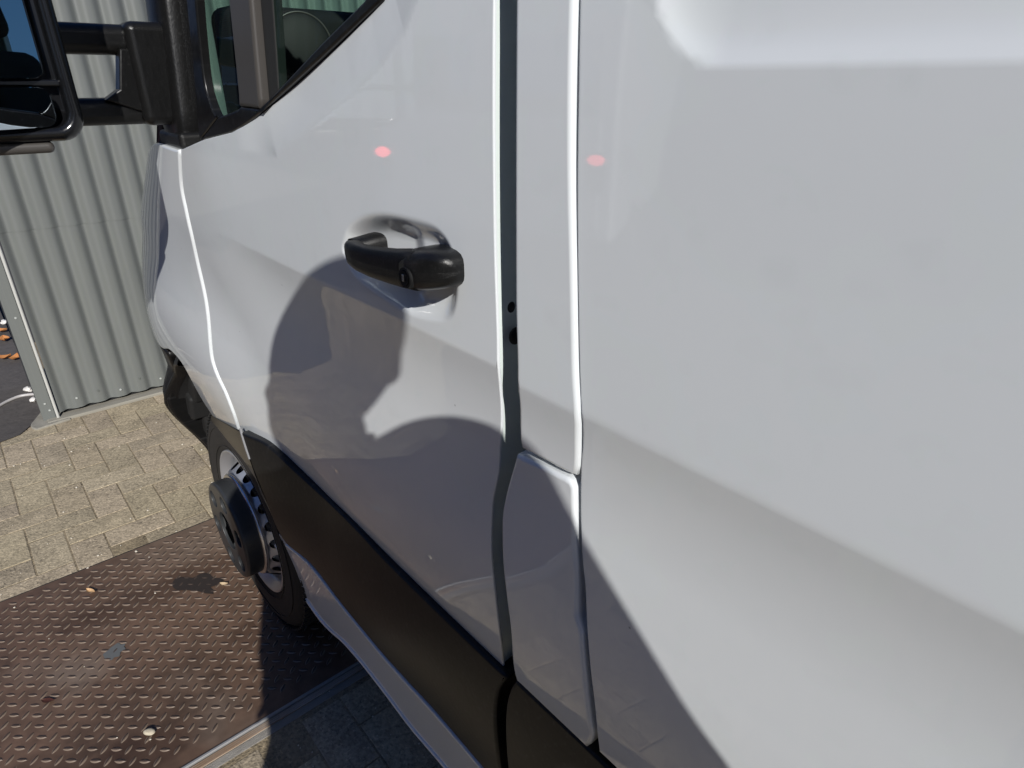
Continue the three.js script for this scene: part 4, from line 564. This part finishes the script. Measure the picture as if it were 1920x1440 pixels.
{
  const b = thing('added_brick_hall', 'long red brick hall added across the yard behind the viewer to block sky light, mirrored in the van window', 'building', [-14, 0, 10]);  // added unseen: screens horizon sky off the flank; brick taken from a window reflection
  const brickM = new THREE.MeshStandardMaterial({ map: tex(256, (u, v) => { const row = Math.floor(v * 16), m = (v * 16) % 1 < 0.13 || ((u * 8 + (row % 2) * 0.5) % 1) < 0.06, k = 0.75 + 0.5 * hash(Math.floor(u * 8 + (row % 2) * 0.5), row, 9); return m ? [0.2, 0.18, 0.16] : [0.19 * k, 0.085 * k, 0.055 * k]; }, true), roughness: 0.95 });
  const wg = box(-22, 22, 0, 6.5, 0, 0.4, 0.01); { const uv = wg.attributes.uv, p = wg.attributes.position; for (let i = 0; i < uv.count; i++) uv.setXY(i, (p.getX(i) + p.getZ(i)) * 0.8, p.getY(i) * 0.8); } mesh('wall', wg, brickM, b);
  mesh('wall', box(-22, 22, 0, 6.4, 0.4, 14, 0.01), brickM, b);
  mesh('roof', box(-22.3, 22.3, 6.5, 6.8, -0.3, 14.3, 0.03), M.steel, b);
  for (let i = 0; i < 11; i++) { const w = mesh('window', box(-20.9 + i * 4, -19.1 + i * 4, 2.6, 4.4, -0.05, -0.002, 0.01), M.inner, b); mesh('pane', box(-20.8 + i * 4, -19.2 + i * 4, 2.7, 4.3, -0.07, -0.052, 0.004), M.gloss, w); }
}
{
  const leafM = [lin(0.06, 0.09, 0.025), lin(0.11, 0.10, 0.03), lin(0.12, 0.06, 0.025)].map(c => new THREE.MeshPhysicalMaterial({ color: c, roughness: 0.8, transmission: 0.3, thickness: 0, side: THREE.DoubleSide })), bark = new THREE.MeshStandardMaterial({ color: lin(0.08, 0.06, 0.045), roughness: 1 });
  const tree = (x, z, h, w, n, c, label) => {
    const t = thing('tree', label, 'tree', [x, 0, z]); const limbs = [], tips = [];
    const grow = (p, d, len, r, lev) => { const e = p.clone().addScaledVector(d, len), m = p.clone().lerp(e, 0.5); m.x += (rnd() - 0.5) * len * 0.15; m.z += (rnd() - 0.5) * len * 0.15; limbs.push(tube([p.toArray(), m.toArray(), e.toArray()], r, 6, false, 2)); if (lev === 0) { tips.push(e, m); return; } const k = 3 + (lev > 2 ? 1 : 0); for (let i = 0; i < k; i++) { const a = (i + rnd()) / k * Math.PI * 2, s = 0.45 + 0.35 * rnd(), nd = new THREE.Vector3(d.x + Math.cos(a) * s, d.y * (0.8 + 0.3 * rnd()), d.z + Math.sin(a) * s).normalize(); grow(e, nd, len * (0.55 + 0.25 * rnd()), r * 0.55, lev - 1); } };
    grow(new THREE.Vector3(0, 0, 0), new THREE.Vector3(0, 1, 0), h * 0.32, w, 3);
    mesh('trunk', mergeGeometries(limbs), bark, t);
    const pg = new THREE.PlaneGeometry(0.13, 0.09), inst = new THREE.InstancedMesh(pg, leafM[c], n), mt = new THREE.Matrix4(), q = new THREE.Quaternion(), e = new THREE.Euler();
    for (let i = 0; i < n; i++) { const p = tips[Math.floor(rnd() * tips.length)], r = h * 0.10; e.set(rnd() * 6, rnd() * 6, rnd() * 6); q.setFromEuler(e); const s = 0.7 + 0.8 * rnd(); mt.compose(new THREE.Vector3(p.x + (rnd() + rnd() - 1) * r, p.y + (rnd() + rnd() - 1) * r, p.z + (rnd() + rnd() - 1) * r), q, new THREE.Vector3(s, s, s)); inst.setMatrixAt(i, mt); }
    inst.name = 'crown'; inst.userData.kind = 'stuff'; t.add(inst);
  };
  tree(9.5, -15, 7, 0.16, 14000, 0, 'slender green tree mirrored in the upper glass of the wing mirror');
  tree(13, -19, 6, 0.18, 16000, 2, 'rounded brown autumn tree far behind the van');
  tree(17, -18, 5.5, 0.2, 18000, 1, 'low yellowish green tree far behind the van, beside the brown one');
  tree(6, -20, 5, 0.2, 18000, 0, 'broad low green tree far behind the van');
}

renderer.render(scene, camera);
